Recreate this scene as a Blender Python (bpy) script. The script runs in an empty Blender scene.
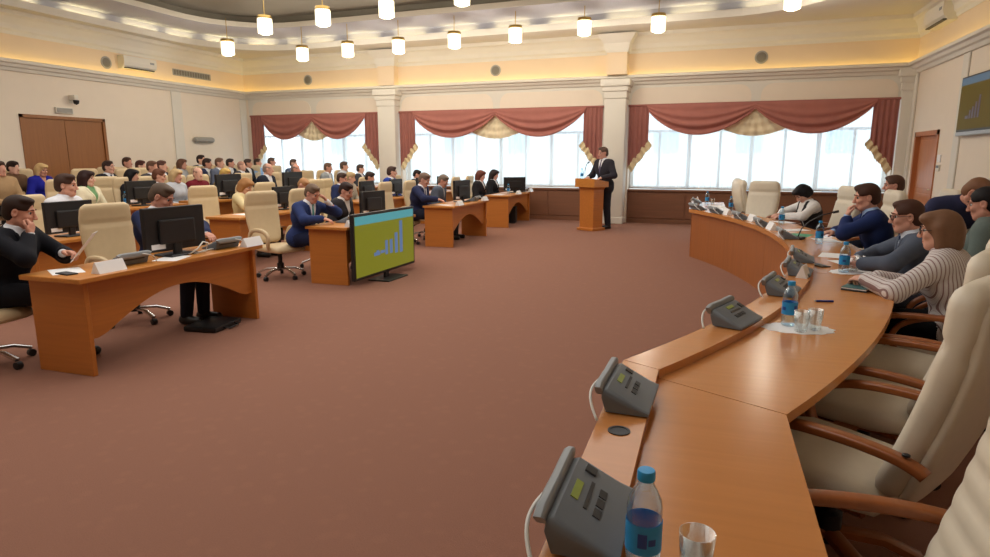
import bpy, bmesh, math, random
import numpy as np
from mathutils import Vector, Matrix, Euler
R = math.radians
PI = math.pi
SC = bpy.context.scene
COL = SC.collection
rnd = random.Random(7)

# ------------------------------------------------------------------ camera
cam_d = bpy.data.cameras.new('camera')
cam = bpy.data.objects.new('camera', cam_d)
COL.objects.link(cam)
cam_d.sensor_width = 36
cam_d.lens = 36 * 630 / 990
cam_d.clip_start = 0.03
cam_d.clip_end = 200
cam.location = (0, 0, 1.6)
cam.rotation_euler = (PI / 2 - math.atan(120.5 / 630), 0, R(18.6))
SC.camera = cam
# ------------------------------------------------------------------ world, exposure
SC.view_settings.view_transform = 'Standard'
SC.view_settings.look = 'None'
SC.view_settings.gamma = 1
SC.view_settings.use_curve_mapping = False
SC.view_settings.exposure = 0.0
SC.cycles.use_denoising = True
SC.cycles.max_bounces = 8
SC.cycles.transparent_max_bounces = 12
SC.cycles.sample_clamp_indirect = 6
W = bpy.data.worlds.new('world')
SC.world = W
W.use_nodes = True
wn = W.node_tree.nodes
wn['Background'].inputs[0].default_value = (0.84, 0.94, 1.0, 1)
wn['Background'].inputs[1].default_value = 3.0
BW_LOC = (-13.6, 16.45, 0)          # left end of the window wall
BW_RZ = math.atan2(-0.5, 17.6)
MB_ = Matrix.Translation(BW_LOC) @ Matrix.Rotation(BW_RZ, 4, 'Z')
BAYS = [(0.25, 4.72), (5.36, 11.02), (11.66, 17.34)]
SILL, HEAD = 0.84, 2.84


def light(name, kind, loc, rot, energy, size=None, size_y=None, col=(1, 1, 1), spread=None):
    d = bpy.data.lights.new(name, kind)
    d.energy = energy
    d.color = col
    if kind == 'AREA':
        d.shape = 'RECTANGLE'
        d.size, d.size_y = size, size_y
    elif size:
        d.shadow_soft_size = size
    o = bpy.data.objects.new(name, d)
    COL.objects.link(o)
    o.location, o.rotation_euler = loc, rot
    return o


for i, (a, b) in enumerate(BAYS):    # portals: guide the sky's light in through the three windows
    p = MB_ @ Vector(((a + b) / 2, 0.5, (SILL + HEAD) / 2))
    o = light('window_portal', 'AREA', p, Euler((R(-90), 0, BW_RZ)), 1, b - a, HEAD - SILL)
    o.data.cycles.is_portal = True
light('ceiling_fill', 'AREA', (-5.2, 6.4, 4.93), (0, 0, 0), 640, 9.5, 12, (1.0, 0.95, 0.88))  # added fill under the middle ceiling, stands in for lamps out of view

# ------------------------------------------------------------------ materials


def lin(c):
    return tuple(((v / 255) / 12.92 if v / 255 <= 0.04045 else ((v / 255 + 0.055) / 1.055) ** 2.4) for v in c)


MATS = {}


def mat(name, rgb, rough=0.6, metal=0.0, var=0.12, scale=12, bump=0.0, emit=None, estr=0, alpha=None, coat=0.0, spec=None):
    if name in MATS:
        return MATS[name]
    m = bpy.data.materials.new(name)
    m.use_nodes = True
    nt = m.node_tree
    b = nt.nodes['Principled BSDF']
    c = lin(rgb)
    tc = nt.nodes.new('ShaderNodeTexCoord')
    nz = nt.nodes.new('ShaderNodeTexNoise')
    nz.inputs['Scale'].default_value = scale
    nz.inputs['Detail'].default_value = 3
    nt.links.new(tc.outputs['Object'], nz.inputs['Vector'])
    mx = nt.nodes.new('ShaderNodeMix')
    mx.data_type = 'RGBA'
    mx.inputs[6].default_value = (*[v * (1 - var) for v in c], 1)
    mx.inputs[7].default_value = (*[min(1, v * (1 + var)) for v in c], 1)
    nt.links.new(nz.outputs['Fac'], mx.inputs[0])
    nt.links.new(mx.outputs[2], b.inputs['Base Color'])
    b.inputs['Roughness'].default_value = rough
    b.inputs['Metallic'].default_value = metal
    if coat:
        b.inputs['Coat Weight'].default_value = coat
    if spec is not None:
        b.inputs['Specular IOR Level'].default_value = spec
    if bump:
        bp = nt.nodes.new('ShaderNodeBump')
        bp.inputs['Strength'].default_value = bump
        bp.inputs['Distance'].default_value = 0.01
        nt.links.new(nz.outputs['Fac'], bp.inputs['Height'])
        nt.links.new(bp.outputs[0], b.inputs['Normal'])
    if emit:
        b.inputs['Emission Color'].default_value = (*lin(emit), 1)
        b.inputs['Emission Strength'].default_value = estr
    MATS[name] = m
    return m


def wood(name, rgb, rough=0.35, along='Y', contrast=0.22):
    if name in MATS:
        return MATS[name]
    m = mat(name, rgb, rough)
    nt = m.node_tree
    nz = [n for n in nt.nodes if n.type == 'TEX_NOISE'][0]
    mp = nt.nodes.new('ShaderNodeMapping')
    s = {'X': (0.6, 14, 14), 'Y': (14, 0.6, 14), 'Z': (14, 14, 0.6)}[along]
    mp.inputs['Scale'].default_value = s
    tc = [n for n in nt.nodes if n.type == 'TEX_COORD'][0]
    nt.links.new(tc.outputs['Object'], mp.inputs[0])
    nt.links.new(mp.outputs[0], nz.inputs['Vector'])
    nz.inputs['Scale'].default_value = 2.2
    nz.inputs['Detail'].default_value = 6
    nz.inputs['Distortion'].default_value = 0.6
    mx = [n for n in nt.nodes if n.type == 'MIX'][0]
    c = lin(rgb)
    mx.inputs[6].default_value = (*[v * (1 - contrast) for v in c], 1)
    mx.inputs[7].default_value = (*[min(1, v * (1 + contrast)) for v in c], 1)
    return m


def shader_mix(name, col, kinds, fac, rough=0.05):
    """clear glass / sheer cloth: a transparent part mixed with a glossy or translucent one"""
    if name in MATS:
        return MATS[name]
    m = bpy.data.materials.new(name)
    m.use_nodes = True
    nt = m.node_tree
    nt.nodes.remove(nt.nodes['Principled BSDF'])
    out = nt.nodes['Material Output']
    t = nt.nodes.new('ShaderNodeBsdfTransparent')
    t.inputs[0].default_value = (*col, 1)
    k = nt.nodes.new(kinds)
    k.inputs[0].default_value = (*col, 1)
    if 'Roughness' in k.inputs:
        k.inputs['Roughness'].default_value = rough
    mx = nt.nodes.new('ShaderNodeMixShader')
    if fac == 'fresnel':
        lw = nt.nodes.new('ShaderNodeLayerWeight')
        lw.inputs[0].default_value = 0.35
        nt.links.new(lw.outputs['Facing'], mx.inputs[0])
    else:
        mx.inputs[0].default_value = fac
    nt.links.new(t.outputs[0], mx.inputs[1])
    nt.links.new(k.outputs[0], mx.inputs[2])
    nt.links.new(mx.outputs[0], out.inputs[0])
    MATS[name] = m
    return m


def carpet():
    m = mat('carpet', (142, 102, 86), 0.95, var=0.16, scale=170, bump=0.25, spec=0.1)
    nt = m.node_tree
    b = nt.nodes['Principled BSDF']
    mx = [n for n in nt.nodes if n.type == 'MIX'][0]
    tc = [n for n in nt.nodes if n.type == 'TEX_COORD'][0]
    v = nt.nodes.new('ShaderNodeTexVoronoi')
    v.inputs['Scale'].default_value = 9
    nt.links.new(tc.outputs['Object'], v.inputs['Vector'])
    r = nt.nodes.new('ShaderNodeValToRGB')
    r.color_ramp.elements[0].position = 0.18
    r.color_ramp.elements[0].color = (1.04, 1.035, 1.02, 1)
    r.color_ramp.elements[1].position = 0.34
    r.color_ramp.elements[1].color = (0.99, 0.99, 0.99, 1)
    nt.links.new(v.outputs['Distance'], r.inputs[0])
    m2 = nt.nodes.new('ShaderNodeMix')
    m2.data_type = 'RGBA'
    m2.blend_type = 'MULTIPLY'
    m2.inputs[0].default_value = 1
    nt.links.new(mx.outputs[2], m2.inputs[6])
    nt.links.new(r.outputs[0], m2.inputs[7])
    nt.links.new(m2.outputs[2], b.inputs['Base Color'])
    return m


def striped(name, ca, cb, cc):
    m = mat(name, ca, 0.8)
    nt = m.node_tree
    b = nt.nodes['Principled BSDF']
    tc = [n for n in nt.nodes if n.type == 'TEX_COORD'][0]
    mp = nt.nodes.new('ShaderNodeMapping')
    mp.inputs['Rotation'].default_value = (0, R(12), R(38))
    nt.links.new(tc.outputs['Object'], mp.inputs[0])
    w = nt.nodes.new('ShaderNodeTexWave')
    w.inputs['Scale'].default_value = 15
    w.inputs['Distortion'].default_value = 0.6
    w.inputs['Detail'].default_value = 0
    nt.links.new(mp.outputs[0], w.inputs['Vector'])
    r = nt.nodes.new('ShaderNodeValToRGB')
    r.color_ramp.interpolation = 'CONSTANT'
    e = r.color_ramp.elements
    e[0].color = (*lin(cb), 1)
    e[1].position = 0.16
    e[1].color = (*lin(ca), 1)
    x = e.new(0.55)
    x.color = (*lin(cc), 1)
    x = e.new(0.68)
    x.color = (*lin(ca), 1)
    nt.links.new(w.outputs['Fac'], r.inputs[0])
    nt.links.new(r.outputs[0], b.inputs['Base Color'])
    return m


M_CARPET = carpet()
M_WALL = mat('wall_paint', (236, 224, 208), 0.85, var=0.03, scale=3)
M_WHITE = mat('white_plaster', (226, 222, 212), 0.8, var=0.03, scale=4)
M_FRIEZE = mat('peach_plaster', (234, 212, 182), 0.85, var=0.03, scale=3)
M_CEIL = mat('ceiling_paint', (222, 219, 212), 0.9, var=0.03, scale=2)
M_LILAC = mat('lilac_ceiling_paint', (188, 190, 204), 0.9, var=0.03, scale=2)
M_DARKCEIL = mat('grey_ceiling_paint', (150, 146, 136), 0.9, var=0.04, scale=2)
M_DESK = wood('desk_wood', (192, 124, 52), 0.38, 'Y')
M_DESKV = wood('desk_panel_wood', (184, 112, 46), 0.42, 'Y')
M_DESKS = wood('desk_side_wood', (184, 112, 46), 0.42, 'X', 0.16)
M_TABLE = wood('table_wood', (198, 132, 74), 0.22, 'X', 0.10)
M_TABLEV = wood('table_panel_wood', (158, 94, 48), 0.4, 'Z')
M_DOOR = wood('door_wood', (150, 98, 54), 0.5, 'Z')
M_DOOR2 = wood('reddish_door_wood', (184, 116, 72), 0.4, 'Z')
M_SILLW = wood('sill_panel_wood', (122, 80, 56), 0.5, 'X')
M_ARM = wood('arm_wood', (146, 84, 44), 0.28, 'X')
M_LEATHER = mat('cream_leather', (222, 211, 190), 0.42, var=0.05, scale=20, bump=0.05)
M_LEATHER2 = mat('beige_leather', (214, 190, 150), 0.45, var=0.05, scale=20, bump=0.05)
M_CHROME = mat('chrome', (205, 205, 205), 0.22, 1.0, var=0.04)
M_BLACK = mat('black_plastic', (24, 24, 26), 0.45, var=0.1)
M_DKGREY = mat('dark_grey_plastic', (52, 53, 56), 0.5, var=0.08)
M_GREY = mat('grey_plastic', (104, 110, 116), 0.48, var=0.06)
M_GREYL = mat('light_grey_plastic', (142, 148, 152), 0.48, var=0.06)
M_CABLE = mat('pale_cable', (222, 222, 216), 0.5, var=0.05)
M_PAPER = mat('white_paper', (238, 238, 238), 0.8, var=0.02)
M_LCD = mat('green_display', (140, 156, 70), 0.3, var=0.1, scale=40)
M_RED = mat('rust_curtain', (168, 106, 96), 0.75, var=0.12, scale=5)
M_RED2 = mat('rust_curtain_tail', (158, 100, 91), 0.75, var=0.12, scale=5)
M_GOLD = mat('gold_curtain', (240, 226, 192), 0.7, var=0.1, scale=8)
M_FRINGE = mat('cream_fringe', (224, 206, 166), 0.85, var=0.15, scale=40)
M_SHEER = shader_mix('sheer_voile', (0.93, 0.97, 1.0), 'ShaderNodeBsdfTranslucent', 0.5)
M_PANE = shader_mix('window_glass', (0.97, 0.99, 1.0), 'ShaderNodeBsdfGlossy', 0.04)
M_CLEAR = shader_mix('clear_glass', (0.96, 0.98, 0.98), 'ShaderNodeBsdfGlossy', 'fresnel')
M_PET = shader_mix('clear_bottle', (0.82, 0.93, 1.0), 'ShaderNodeBsdfGlossy', 'fresnel', 0.12)
M_CAP = mat('blue_cap', (28, 150, 214), 0.4, var=0.05)
M_BLABEL = mat('blue_label', (40, 146, 210), 0.45, var=0.2, scale=40)
M_BLABEL2 = mat('dark_blue_print', (28, 70, 150), 0.45)
M_LAMP = mat('crystal_lamp_glow', (255, 246, 226), 0.3, emit=(255, 240, 205), estr=1.5)
M_BRASS = mat('brass', (190, 160, 96), 0.3, 1.0)
M_LED = mat('yellow_led_strip', (255, 230, 120), 0.5, emit=(255, 222, 120), estr=3.6)
M_LED2 = mat('warm_led_strip', (255, 240, 190), 0.5, emit=(255, 232, 170), estr=9)
M_GRILLE = mat('speaker_grille', (120, 116, 106), 0.6, var=0.3, scale=160)
M_VENT = mat('vent_grey', (158, 156, 150), 0.6, var=0.1)
M_OLIVE = mat('olive_screen', (10, 10, 8), 0.3, emit=(138, 138, 34), estr=0.66, var=0.02)
M_CYAN = mat('cyan_screen_band', (8, 10, 10), 0.3, emit=(92, 176, 184), estr=0.66, var=0.02)
M_BAR = mat('blue_screen_bars', (8, 8, 10), 0.3, emit=(100, 128, 172), estr=0.72, var=0.02)
M_OLIVE2 = mat('mustard_screen', (6, 6, 4), 0.7, emit=(112, 90, 8), estr=0.5, var=0.02)
M_CYAN2 = mat('steel_screen_band', (6, 6, 6), 0.7, emit=(104, 128, 148), estr=0.55, var=0.02)
M_BAR2 = mat('violet_screen_bars', (8, 8, 10), 0.3, emit=(84, 76, 104), estr=0.5, var=0.02)
M_TSTAND = mat('silver_plastic', (170, 176, 182), 0.4, var=0.04)
M_GREEN = mat('green_folder', (40, 150, 110), 0.5)
M_BLUEPEN = mat('blue_pen', (30, 50, 130), 0.4)
M_EYEW = mat('eye_white', (225, 222, 215), 0.3, var=0.03)
M_EYED = mat('eye_dark', (40, 30, 24), 0.2, var=0.05)
M_SHOE = mat('black_shoe', (22, 20, 20), 0.4)
M_LIPS = mat('lips', (176, 104, 94), 0.5)
M_FACADE = mat('pale_facade', (214, 214, 208), 0.9, var=0.05)
M_FWIN = mat('facade_window', (164, 178, 188), 0.3, var=0.2)
M_SNOW = mat('pale_ground', (205, 206, 208), 0.95, var=0.05)
M_PINK = mat('pink_paper', (226, 150, 140), 0.8)

# ------------------------------------------------------------------ mesh helpers


class MB:
    def __init__(s):
        s.v, s.f, s.mi = [], [], []
        s.m = 0
        s.T = Matrix.Identity(4)

    def add(s, vs, fs):
        o = len(s.v)
        s.v += [tuple(s.T @ Vector(p)) for p in vs]
        s.f += [tuple(i + o for i in f) for f in fs]
        s.mi += [s.m] * len(fs)
        return s

    def box(s, x0, x1, y0, y1, z0, z1):
        return s.add([(x0, y0, z0), (x1, y0, z0), (x1, y1, z0), (x0, y1, z0), (x0, y0, z1), (x1, y0, z1), (x1, y1, z1), (x0, y1, z1)],
                     [(0, 3, 2, 1), (4, 5, 6, 7), (0, 1, 5, 4), (1, 2, 6, 5), (2, 3, 7, 6), (3, 0, 4, 7)])

    def rbox(s, x0, x1, y0, y1, z0, z1, b=0.01, seg=2):
        bm = bmesh.new()
        bmesh.ops.create_cube(bm, size=1)
        for v in bm.verts:
            v.co = Vector(((x0 + x1) / 2 + v.co.x * (x1 - x0), (y0 + y1) / 2 + v.co.y * (y1 - y0), (z0 + z1) / 2 + v.co.z * (z1 - z0)))
        bmesh.ops.bevel(bm, geom=list(bm.edges), offset=b, segments=seg, profile=0.6, affect='EDGES')
        bm.verts.index_update()
        s.add([tuple(v.co) for v in bm.verts], [tuple(v.index for v in f.verts) for f in bm.faces])
        bm.free()
        return s

    def lathe(s, prof, seg=20, c=(0, 0, 0), cap=True):
        vs, fs = [], []
        n = len(prof)
        for r, z in prof:
            for k in range(seg):
                a = 2 * PI * k / seg
                vs.append((c[0] + r * math.cos(a), c[1] + r * math.sin(a), c[2] + z))
        for i in range(n - 1):
            for k in range(seg):
                k2 = (k + 1) % seg
                fs.append((i * seg + k, i * seg + k2, (i + 1) * seg + k2, (i + 1) * seg + k))
        if cap:
            fs.append(tuple(reversed(range(seg))))
            fs.append(tuple(range((n - 1) * seg, n * seg)))
        return s.add(vs, fs)

    def loft(s, rings, closed=True, cap=True):
        vs, fs = [], []
        m = len(rings[0])
        for r in rings:
            vs += [tuple(p) for p in r]
        for i in range(len(rings) - 1):
            for k in range(m if closed else m - 1):
                k2 = (k + 1) % m
                fs.append((i * m + k, i * m + k2, (i + 1) * m + k2, (i + 1) * m + k))
        if cap and closed:
            fs.append(tuple(reversed(range(m))))
            fs.append(tuple(range((len(rings) - 1) * m, len(rings) * m)))
        return s.add(vs, fs)

    def tube(s, pts, r, seg=8, flat=None, up=(0, 0, 1)):
        """round tube, or with flat=(half width, half thickness) a rounded rectangular bar, along a path"""
        P = [Vector(p) for p in pts]
        rings = []
        for i, p in enumerate(P):
            t = (P[min(i + 1, len(P) - 1)] - P[max(i - 1, 0)]).normalized()
            u = Vector(up)
            a = t.cross(u)
            if a.length < 1e-3:
                a = t.cross(Vector((1, 0.1, 0)))
            a.normalize()
            b = a.cross(t).normalized()
            rr = r[i] if isinstance(r, (list, tuple)) else r
            if flat:
                ring = [p + a * x + b * y for x, y in superell(flat[0], flat[1], seg, 4)]
            else:
                ring = [p + a * rr * math.cos(2 * PI * k / seg) + b * rr * math.sin(2 * PI * k / seg) for k in range(seg)]
            rings.append(ring)
        return s.loft(rings)

    def prism(s, out, axis, a, b):
        """outline of 2D points extruded from a to b along axis 'X','Y' or 'Z'"""
        f = {'X': lambda p, h: (h, p[0], p[1]), 'Y': lambda p, h: (p[0], h, p[1]), 'Z': lambda p, h: (p[0], p[1], h)}[axis]
        n = len(out)
        vs = [f(p, a) for p in out] + [f(p, b) for p in out]
        fs = [tuple(reversed(range(n))), tuple(range(n, 2 * n))] + [(i, (i + 1) % n, n + (i + 1) % n, n + i) for i in range(n)]
        return s.add(vs, fs)

    def strip(s, lo, hi, z0, z1):
        """a band of quads between two plan polylines, given a height: a closed curved slab"""
        n = len(lo)
        vs = [(p[0], p[1], z0) for p in lo] + [(p[0], p[1], z0) for p in hi] + [(p[0], p[1], z1) for p in lo] + [(p[0], p[1], z1) for p in hi]
        fs = []
        for i in range(n - 1):
            fs += [(i, i + 1, n + i + 1, n + i), (2 * n + i, 3 * n + i, 3 * n + i + 1, 2 * n + i + 1),
                   (i, 2 * n + i, 2 * n + i + 1, i + 1), (n + i, n + i + 1, 3 * n + i + 1, 3 * n + i)]
        fs += [(0, n, 3 * n, 2 * n), (n - 1, 3 * n - 1, 4 * n - 1, 2 * n - 1)]
        return s.add(vs, fs)

    def grid(s, fn, nu, nv):
        vs = [fn(i / nu, j / nv) for j in range(nv + 1) for i in range(nu + 1)]
        fs = [(j * (nu + 1) + i, j * (nu + 1) + i + 1, (j + 1) * (nu + 1) + i + 1, (j + 1) * (nu + 1) + i) for j in range(nv) for i in range(nu)]
        return s.add(vs, fs)

    def mesh(s, name, mats, smooth=False, fix=True):
        me = bpy.data.meshes.new(name)
        me.from_pydata(s.v, [], s.f)
        for m in (mats if isinstance(mats, (list, tuple)) else [mats]):
            me.materials.append(m)
        me.polygons.foreach_set('material_index', s.mi)
        if fix:
            bm = bmesh.new()
            bm.from_mesh(me)
            bmesh.ops.recalc_face_normals(bm, faces=bm.faces)
            bm.to_mesh(me)
            bm.free()
        if smooth:
            me.polygons.foreach_set('use_smooth', [True] * len(me.polygons))
            if smooth != 'all':
                me.set_sharp_from_angle(angle=R(40))
        me.update()
        return me

    def build(s, name, mats, parent=None, loc=(0, 0, 0), rz=0, smooth=False, fix=True):
        o = bpy.data.objects.new(name, s.mesh(name, mats, smooth, fix))
        COL.objects.link(o)
        o.location = loc
        o.rotation_euler = (0, 0, rz)
        o.parent = parent
        return o


def superell(a, b, seg, n=4):
    out = []
    for k in range(seg):
        t = 2 * PI * (k + 0.5) / seg
        c, s_ = math.cos(t), math.sin(t)
        out.append((a * math.copysign(abs(c) ** (2 / n), c), b * math.copysign(abs(s_) ** (2 / n), s_)))
    return out


def tag(o, label=None, cat=None, group=None, kind=None):
    for k, v in (('label', label), ('category', cat), ('group', group), ('kind', kind)):
        if v:
            o[k] = v
    return o


def thing(name, label, cat, loc=(0, 0, 0), rz=0, group=None):
    o = bpy.data.objects.new(name, None)
    COL.objects.link(o)
    o.empty_display_size = 0.1
    o.location = loc
    o.rotation_euler = (0, 0, rz)
    return tag(o, label, cat, group)


def struct(name, mb, m, parent=None, **k):
    o = mb.build(name, m, parent, **k)
    if parent is None:
        o['kind'] = 'structure'
    return o


def dup(o, label=None, loc=None, rz=None, group=None, parent=None):
    c = o.copy()
    COL.objects.link(c)
    if parent is not None:
        c.parent = parent
    for ch in list(o.children):
        dup(ch, parent=c)
    if loc is not None:
        c.location = loc
    if rz is not None:
        c.rotation_euler = (0, 0, rz)
    return tag(c, label, None, group)


# ------------------------------------------------------------------ the room
XL, XR, YF = -13.6, 4.0, -3.5
CZ = 4.5
struct('floor', MB().box(XL - 0.3, XR + 0.3, YF - 0.3, 17.2, -0.1, 0), M_CARPET)
# raised tiers under the back rows of the audience
struct('floor_tier_1', MB().box(XL, -9.85, 5.6, 16.3, 0.0, 0.24), M_CARPET)
struct('floor_tier_2', MB().box(-9.85, -7.95, 5.6, 15.9, 0.0, 0.12), M_CARPET)

# window wall (built in its own frame, x along the wall, y to the outside)
w = MB()
L = 17.605
TH = 0.45
w.box(-0.3, L + 0.3, 0, TH, HEAD, 5.3)
w.box(-0.3, L + 0.3, 0.18, TH, 0, SILL - 0.06)
prev = -0.3
for a, b in BAYS + [(L + 0.3, 0)]:
    w.box(prev, a, 0, TH, 0, HEAD)
    prev = b
struct('wall_back', w, M_WALL, loc=BW_LOC, rz=BW_RZ)
for i, (a, b) in enumerate(BAYS):
    # wooden panelling and sill under the window
    t = MB()
    t.box(a, b, 0.1, 0.18, 0.08, SILL - 0.06)
    n = 4
    for k in range(n):
        x0 = a + (b - a) * k / n + 0.02
        x1 = a + (b - a) * (k + 1) / n - 0.02
        t.rbox(x0, x1, 0.085, 0.11, 0.12, SILL - 0.1, 0.006, 1)
    struct('trim_%d' % (i + 1), t, M_SILLW, loc=BW_LOC, rz=BW_RZ)
    struct('window_sill_%d' % (i + 1), MB().rbox(a, b, 0.06, 0.3, SILL - 0.06, SILL - 0.01, 0.008, 1), M_SILLW, loc=BW_LOC, rz=BW_RZ)
    struct('baseboard_back_%d' % (i + 1), MB().box(a, b, 0.07, 0.12, 0, 0.09), M_SILLW, loc=BW_LOC, rz=BW_RZ)
    # window frame with mullions, one pane
    fr = MB()
    n = 3 if i == 0 else 4
    fr.box(a, b, 0.33, 0.41, SILL, SILL + 0.07)
    fr.box(a, b, 0.33, 0.41, HEAD - 0.07, HEAD)
    for k in range(n + 1):
        x = a + (b - a) * k / n
        x = min(max(x, a + 0.045), b - 0.045)
        fr.box(x - 0.045, x + 0.045, 0.33, 0.41, SILL, HEAD)
    for k in range(n):
        x0 = a + (b - a) * k / n
        x1 = a + (b - a) * (k + 1) / n
        fr.box((x0 + x1) / 2 - 0.03, (x0 + x1) / 2 + 0.03, 0.34, 0.4, SILL, HEAD - 0.6)
        fr.box(x0, x1, 0.34, 0.4, HEAD - 0.62, HEAD - 0.56)
    wf = struct('window_%d' % (i + 1), fr, M_WHITE, loc=BW_LOC, rz=BW_RZ)
    MB().box(a, b, 0.365, 0.375, SILL, HEAD).build('pane', M_PANE, wf)
# columns with capital and base between the windows, pilaster in the corner
for i, (x0, x1, d) in enumerate([(4.78, 5.32, 0.3), (11.1, 11.62, 0.42), (17.36, 17.6, 0.12)]):
    c = MB()
    c.rbox(x0, x1, -d, 0.02, 0, 3.05, 0.03, 2)
    c.rbox(x0 - 0.02, x1 + 0.02, -d - 0.02, 0.02, 3.0, 3.06, 0.01, 1)
    c.rbox(x0 - 0.05, x1 + 0.05, -d - 0.05, 0.02, 3.16, 3.3, 0.03, 2)
    c.rbox(x0 - 0.02, x1 + 0.02, -d - 0.02, 0.02, 3.04, 3.18, 0.01, 1)
    c.rbox(x0 - 0.09, x1 + 0.09, -d - 0.09, 0.02, 3.28, 3.44, 0.02, 2)
    c.rbox(x0 - 0.02, x1 + 0.02, -d - 0.02, 0.02, 0, 0.16, 0.012, 1)
    struct('column_%d' % (i + 1), c, M_WHITE, loc=BW_LOC, rz=BW_RZ, smooth=True)
    if i < 2:
        f = MB().box(x0 + 0.02, x1 - 0.02, -d + 0.06, 0.02, 3.56, 4.08)
        struct('column_frieze_%d' % (i + 1), f, M_FRIEZE, loc=BW_LOC, rz=BW_RZ)
        f = MB()
        f.loft([[(x0 - e, -d - e + 0.04, z), (x1 + e, -d - e + 0.04, z), (x1 + e, 0.02, z), (x0 - e, 0.02, z)] for z, e in ((4.06, 0.0), (4.12, 0.02), (4.26, 0.05), (4.38, 0.14), (4.46, 0.2))])
        struct('column_cornice_%d' % (i + 1), f, M_WHITE, loc=BW_LOC, rz=BW_RZ)


def profile_run(path, prof, mb):
    """moulding: 2D profile (out from wall, z) swept along a plan polyline; out = to the right of travel"""
    P = [Vector((p[0], p[1], 0)) for p in path]
    rings = []
    for i, p in enumerate(P):
        d0 = (P[i] - P[i - 1]).normalized() if i else None
        d1 = (P[i + 1] - P[i]).normalized() if i < len(P) - 1 else None
        n0 = Vector((d0.y, -d0.x, 0)) if d0 else None
        n1 = Vector((d1.y, -d1.x, 0)) if d1 else None
        if n0 and n1:
            n = (n0 + n1).normalized()
            n = n / max(0.3, n.dot(n1))
        else:
            n = n0 or n1
        rings.append([p + n * o + Vector((0, 0, z)) for o, z in prof])
    mb.loft(rings)
    return mb


wl = MB_ @ Vector((0, 0, 0))
wr = MB_ @ Vector((L - 0.01, 0, 0))
ring = [(XL, YF), (XL, wl.y), (XR, wr.y), (XR, YF)]     # left wall, window wall, right wall
COVE = [(0, 3.34), (0.05, 3.34), (0.08, 3.4), (0.13, 3.42), (0.16, 3.47), (0.22, 3.49), (0.22, 3.54), (0.19, 3.56), (0.17, 3.5), (0.0, 3.5)]
struct('cornice_cove', profile_run(ring, COVE, MB()), M_WHITE)
o = profile_run(ring, [(0.05, 3.503), (0.11, 3.503), (0.11, 3.515), (0.05, 3.515)], MB()).build('led_cove_strip', M_LED)
tag(o, 'yellow glowing light strip lying in the cove moulding around the walls', 'light strip')
struct('trim_9', profile_run(ring, [(0, 3.5), (0.012, 3.5), (0.012, 4.2), (0, 4.2)], MB()), M_FRIEZE)
struct('cornice_top', profile_run(ring, [(0, 4.06), (0.03, 4.06), (0.04, 4.12), (0.08, 4.16), (0.1, 4.26), (0.18, 4.38), (0.24, 4.42), (0.24, 4.5), (0, 4.5)], MB()), M_WHITE)
# side walls and the wall behind the camera
D1 = (9.57, 11.55, 2.5)
w = MB()
w.box(XL - 0.3, XL, YF, D1[0], 0, 5.3)
w.box(XL - 0.3, XL, D1[1], 17, 0, 5.3)
w.box(XL - 0.3, XL, D1[0], D1[1], D1[2], 5.3)
struct('wall_left', w, M_WALL)
D2 = (14.0, 15.45, 2.12)
w = MB()
w.box(XR, XR + 0.3, YF, D2[0], 0, 5.3)
w.box(XR, XR + 0.3, D2[1], 16.3, 0, 5.3)
w.box(XR, XR + 0.3, D2[0], D2[1], D2[2], 5.3)
struct('wall_right', w, M_WALL)
struct('wall_front', MB().box(XL - 0.3, XR + 0.3, YF - 0.3, YF, 0, 5.3), M_WALL)
# pale pilaster strips on the left and right walls
t = MB()
for y in (8.9, 13.75, 16.35):
    t.rbox(XL, XL + 0.03, y - 0.17, y + 0.17, 0, 3.34, 0.015, 1)
struct('trim_4', t, M_WHITE)
t = MB()
for y in (13.05, 10.4):
    t.rbox(XR - 0.03, XR, y - 0.14, y + 0.14, 0, 3.34, 0.015, 1)
t.rbox(XR - 0.05, XR, 15.7, 15.94, 0, 3.34, 0.015, 1)
struct('trim_5', t, M_WHITE)
struct('baseboard_left', MB().box(XL, XL + 0.03, YF, D1[0], 0, 0.1).box(XL, XL + 0.03, D1[1], 16.5, 0, 0.1), M_DOOR)
struct('baseboard_right', MB().box(XR - 0.03, XR, YF, D2[0], 0, 0.1), M_DOOR)
# white rounded frames above the windows: pale peach panels on white borders
for i, (a, b) in enumerate(BAYS):
    m = MB()
    m.box(a - 0.12, b + 0.12, -0.012, 0.0, HEAD + 0.0, 3.36)
    o = struct('trim_%d' % (6 + i), m, M_WHITE, loc=BW_LOC, rz=BW_RZ)
    p = MB()
    mid = (a + b) / 2
    for x0, x1, inner in ((a + 0.03, mid - 0.1, 1), (mid + 0.1, b - 0.03, -1)):
        z0, z1, r = HEAD - 0.02, 3.26, 0.26
        pts = [(x0, z0), (x1, z0)]
        for k in range(7):
            an = PI / 2 * k / 6
            pts.append((x1 - r + r * math.cos(an), z1 - r + r * math.sin(an)))
        for k in range(7):
            an = PI / 2 + PI / 2 * k / 6
            pts.append((x0 + r + r * math.cos(an), z1 - r + r * math.sin(an)))
        p.prism(pts, 'Y', -0.026, -0.01)
    struct('trim_panel_%d' % (i + 1), p, M_WALL, loc=BW_LOC, rz=BW_RZ)

# ceiling: low outer band, a lilac band one step up, darker field in the middle


SKEW = 0.05      # the raised field follows the window wall, which is not quite square to the side walls


def rrect(x0, x1, y0, y1, r, n=10):
    pts = []
    for cx, cy, a0 in ((x1 - r, y1 - r, 0), (x0 + r, y1 - r, 90), (x0 + r, y0 + r, 180), (x1 - r, y0 + r, 270)):
        for k in range(n + 1):
            a = R(a0 + 90 * k / n)
            x, y = cx + r * math.cos(a), cy + r * math.sin(a)
            pts.append((x, y - SKEW * (x + 5) * (y - y0) / (y1 - y0)))
    return pts


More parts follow.
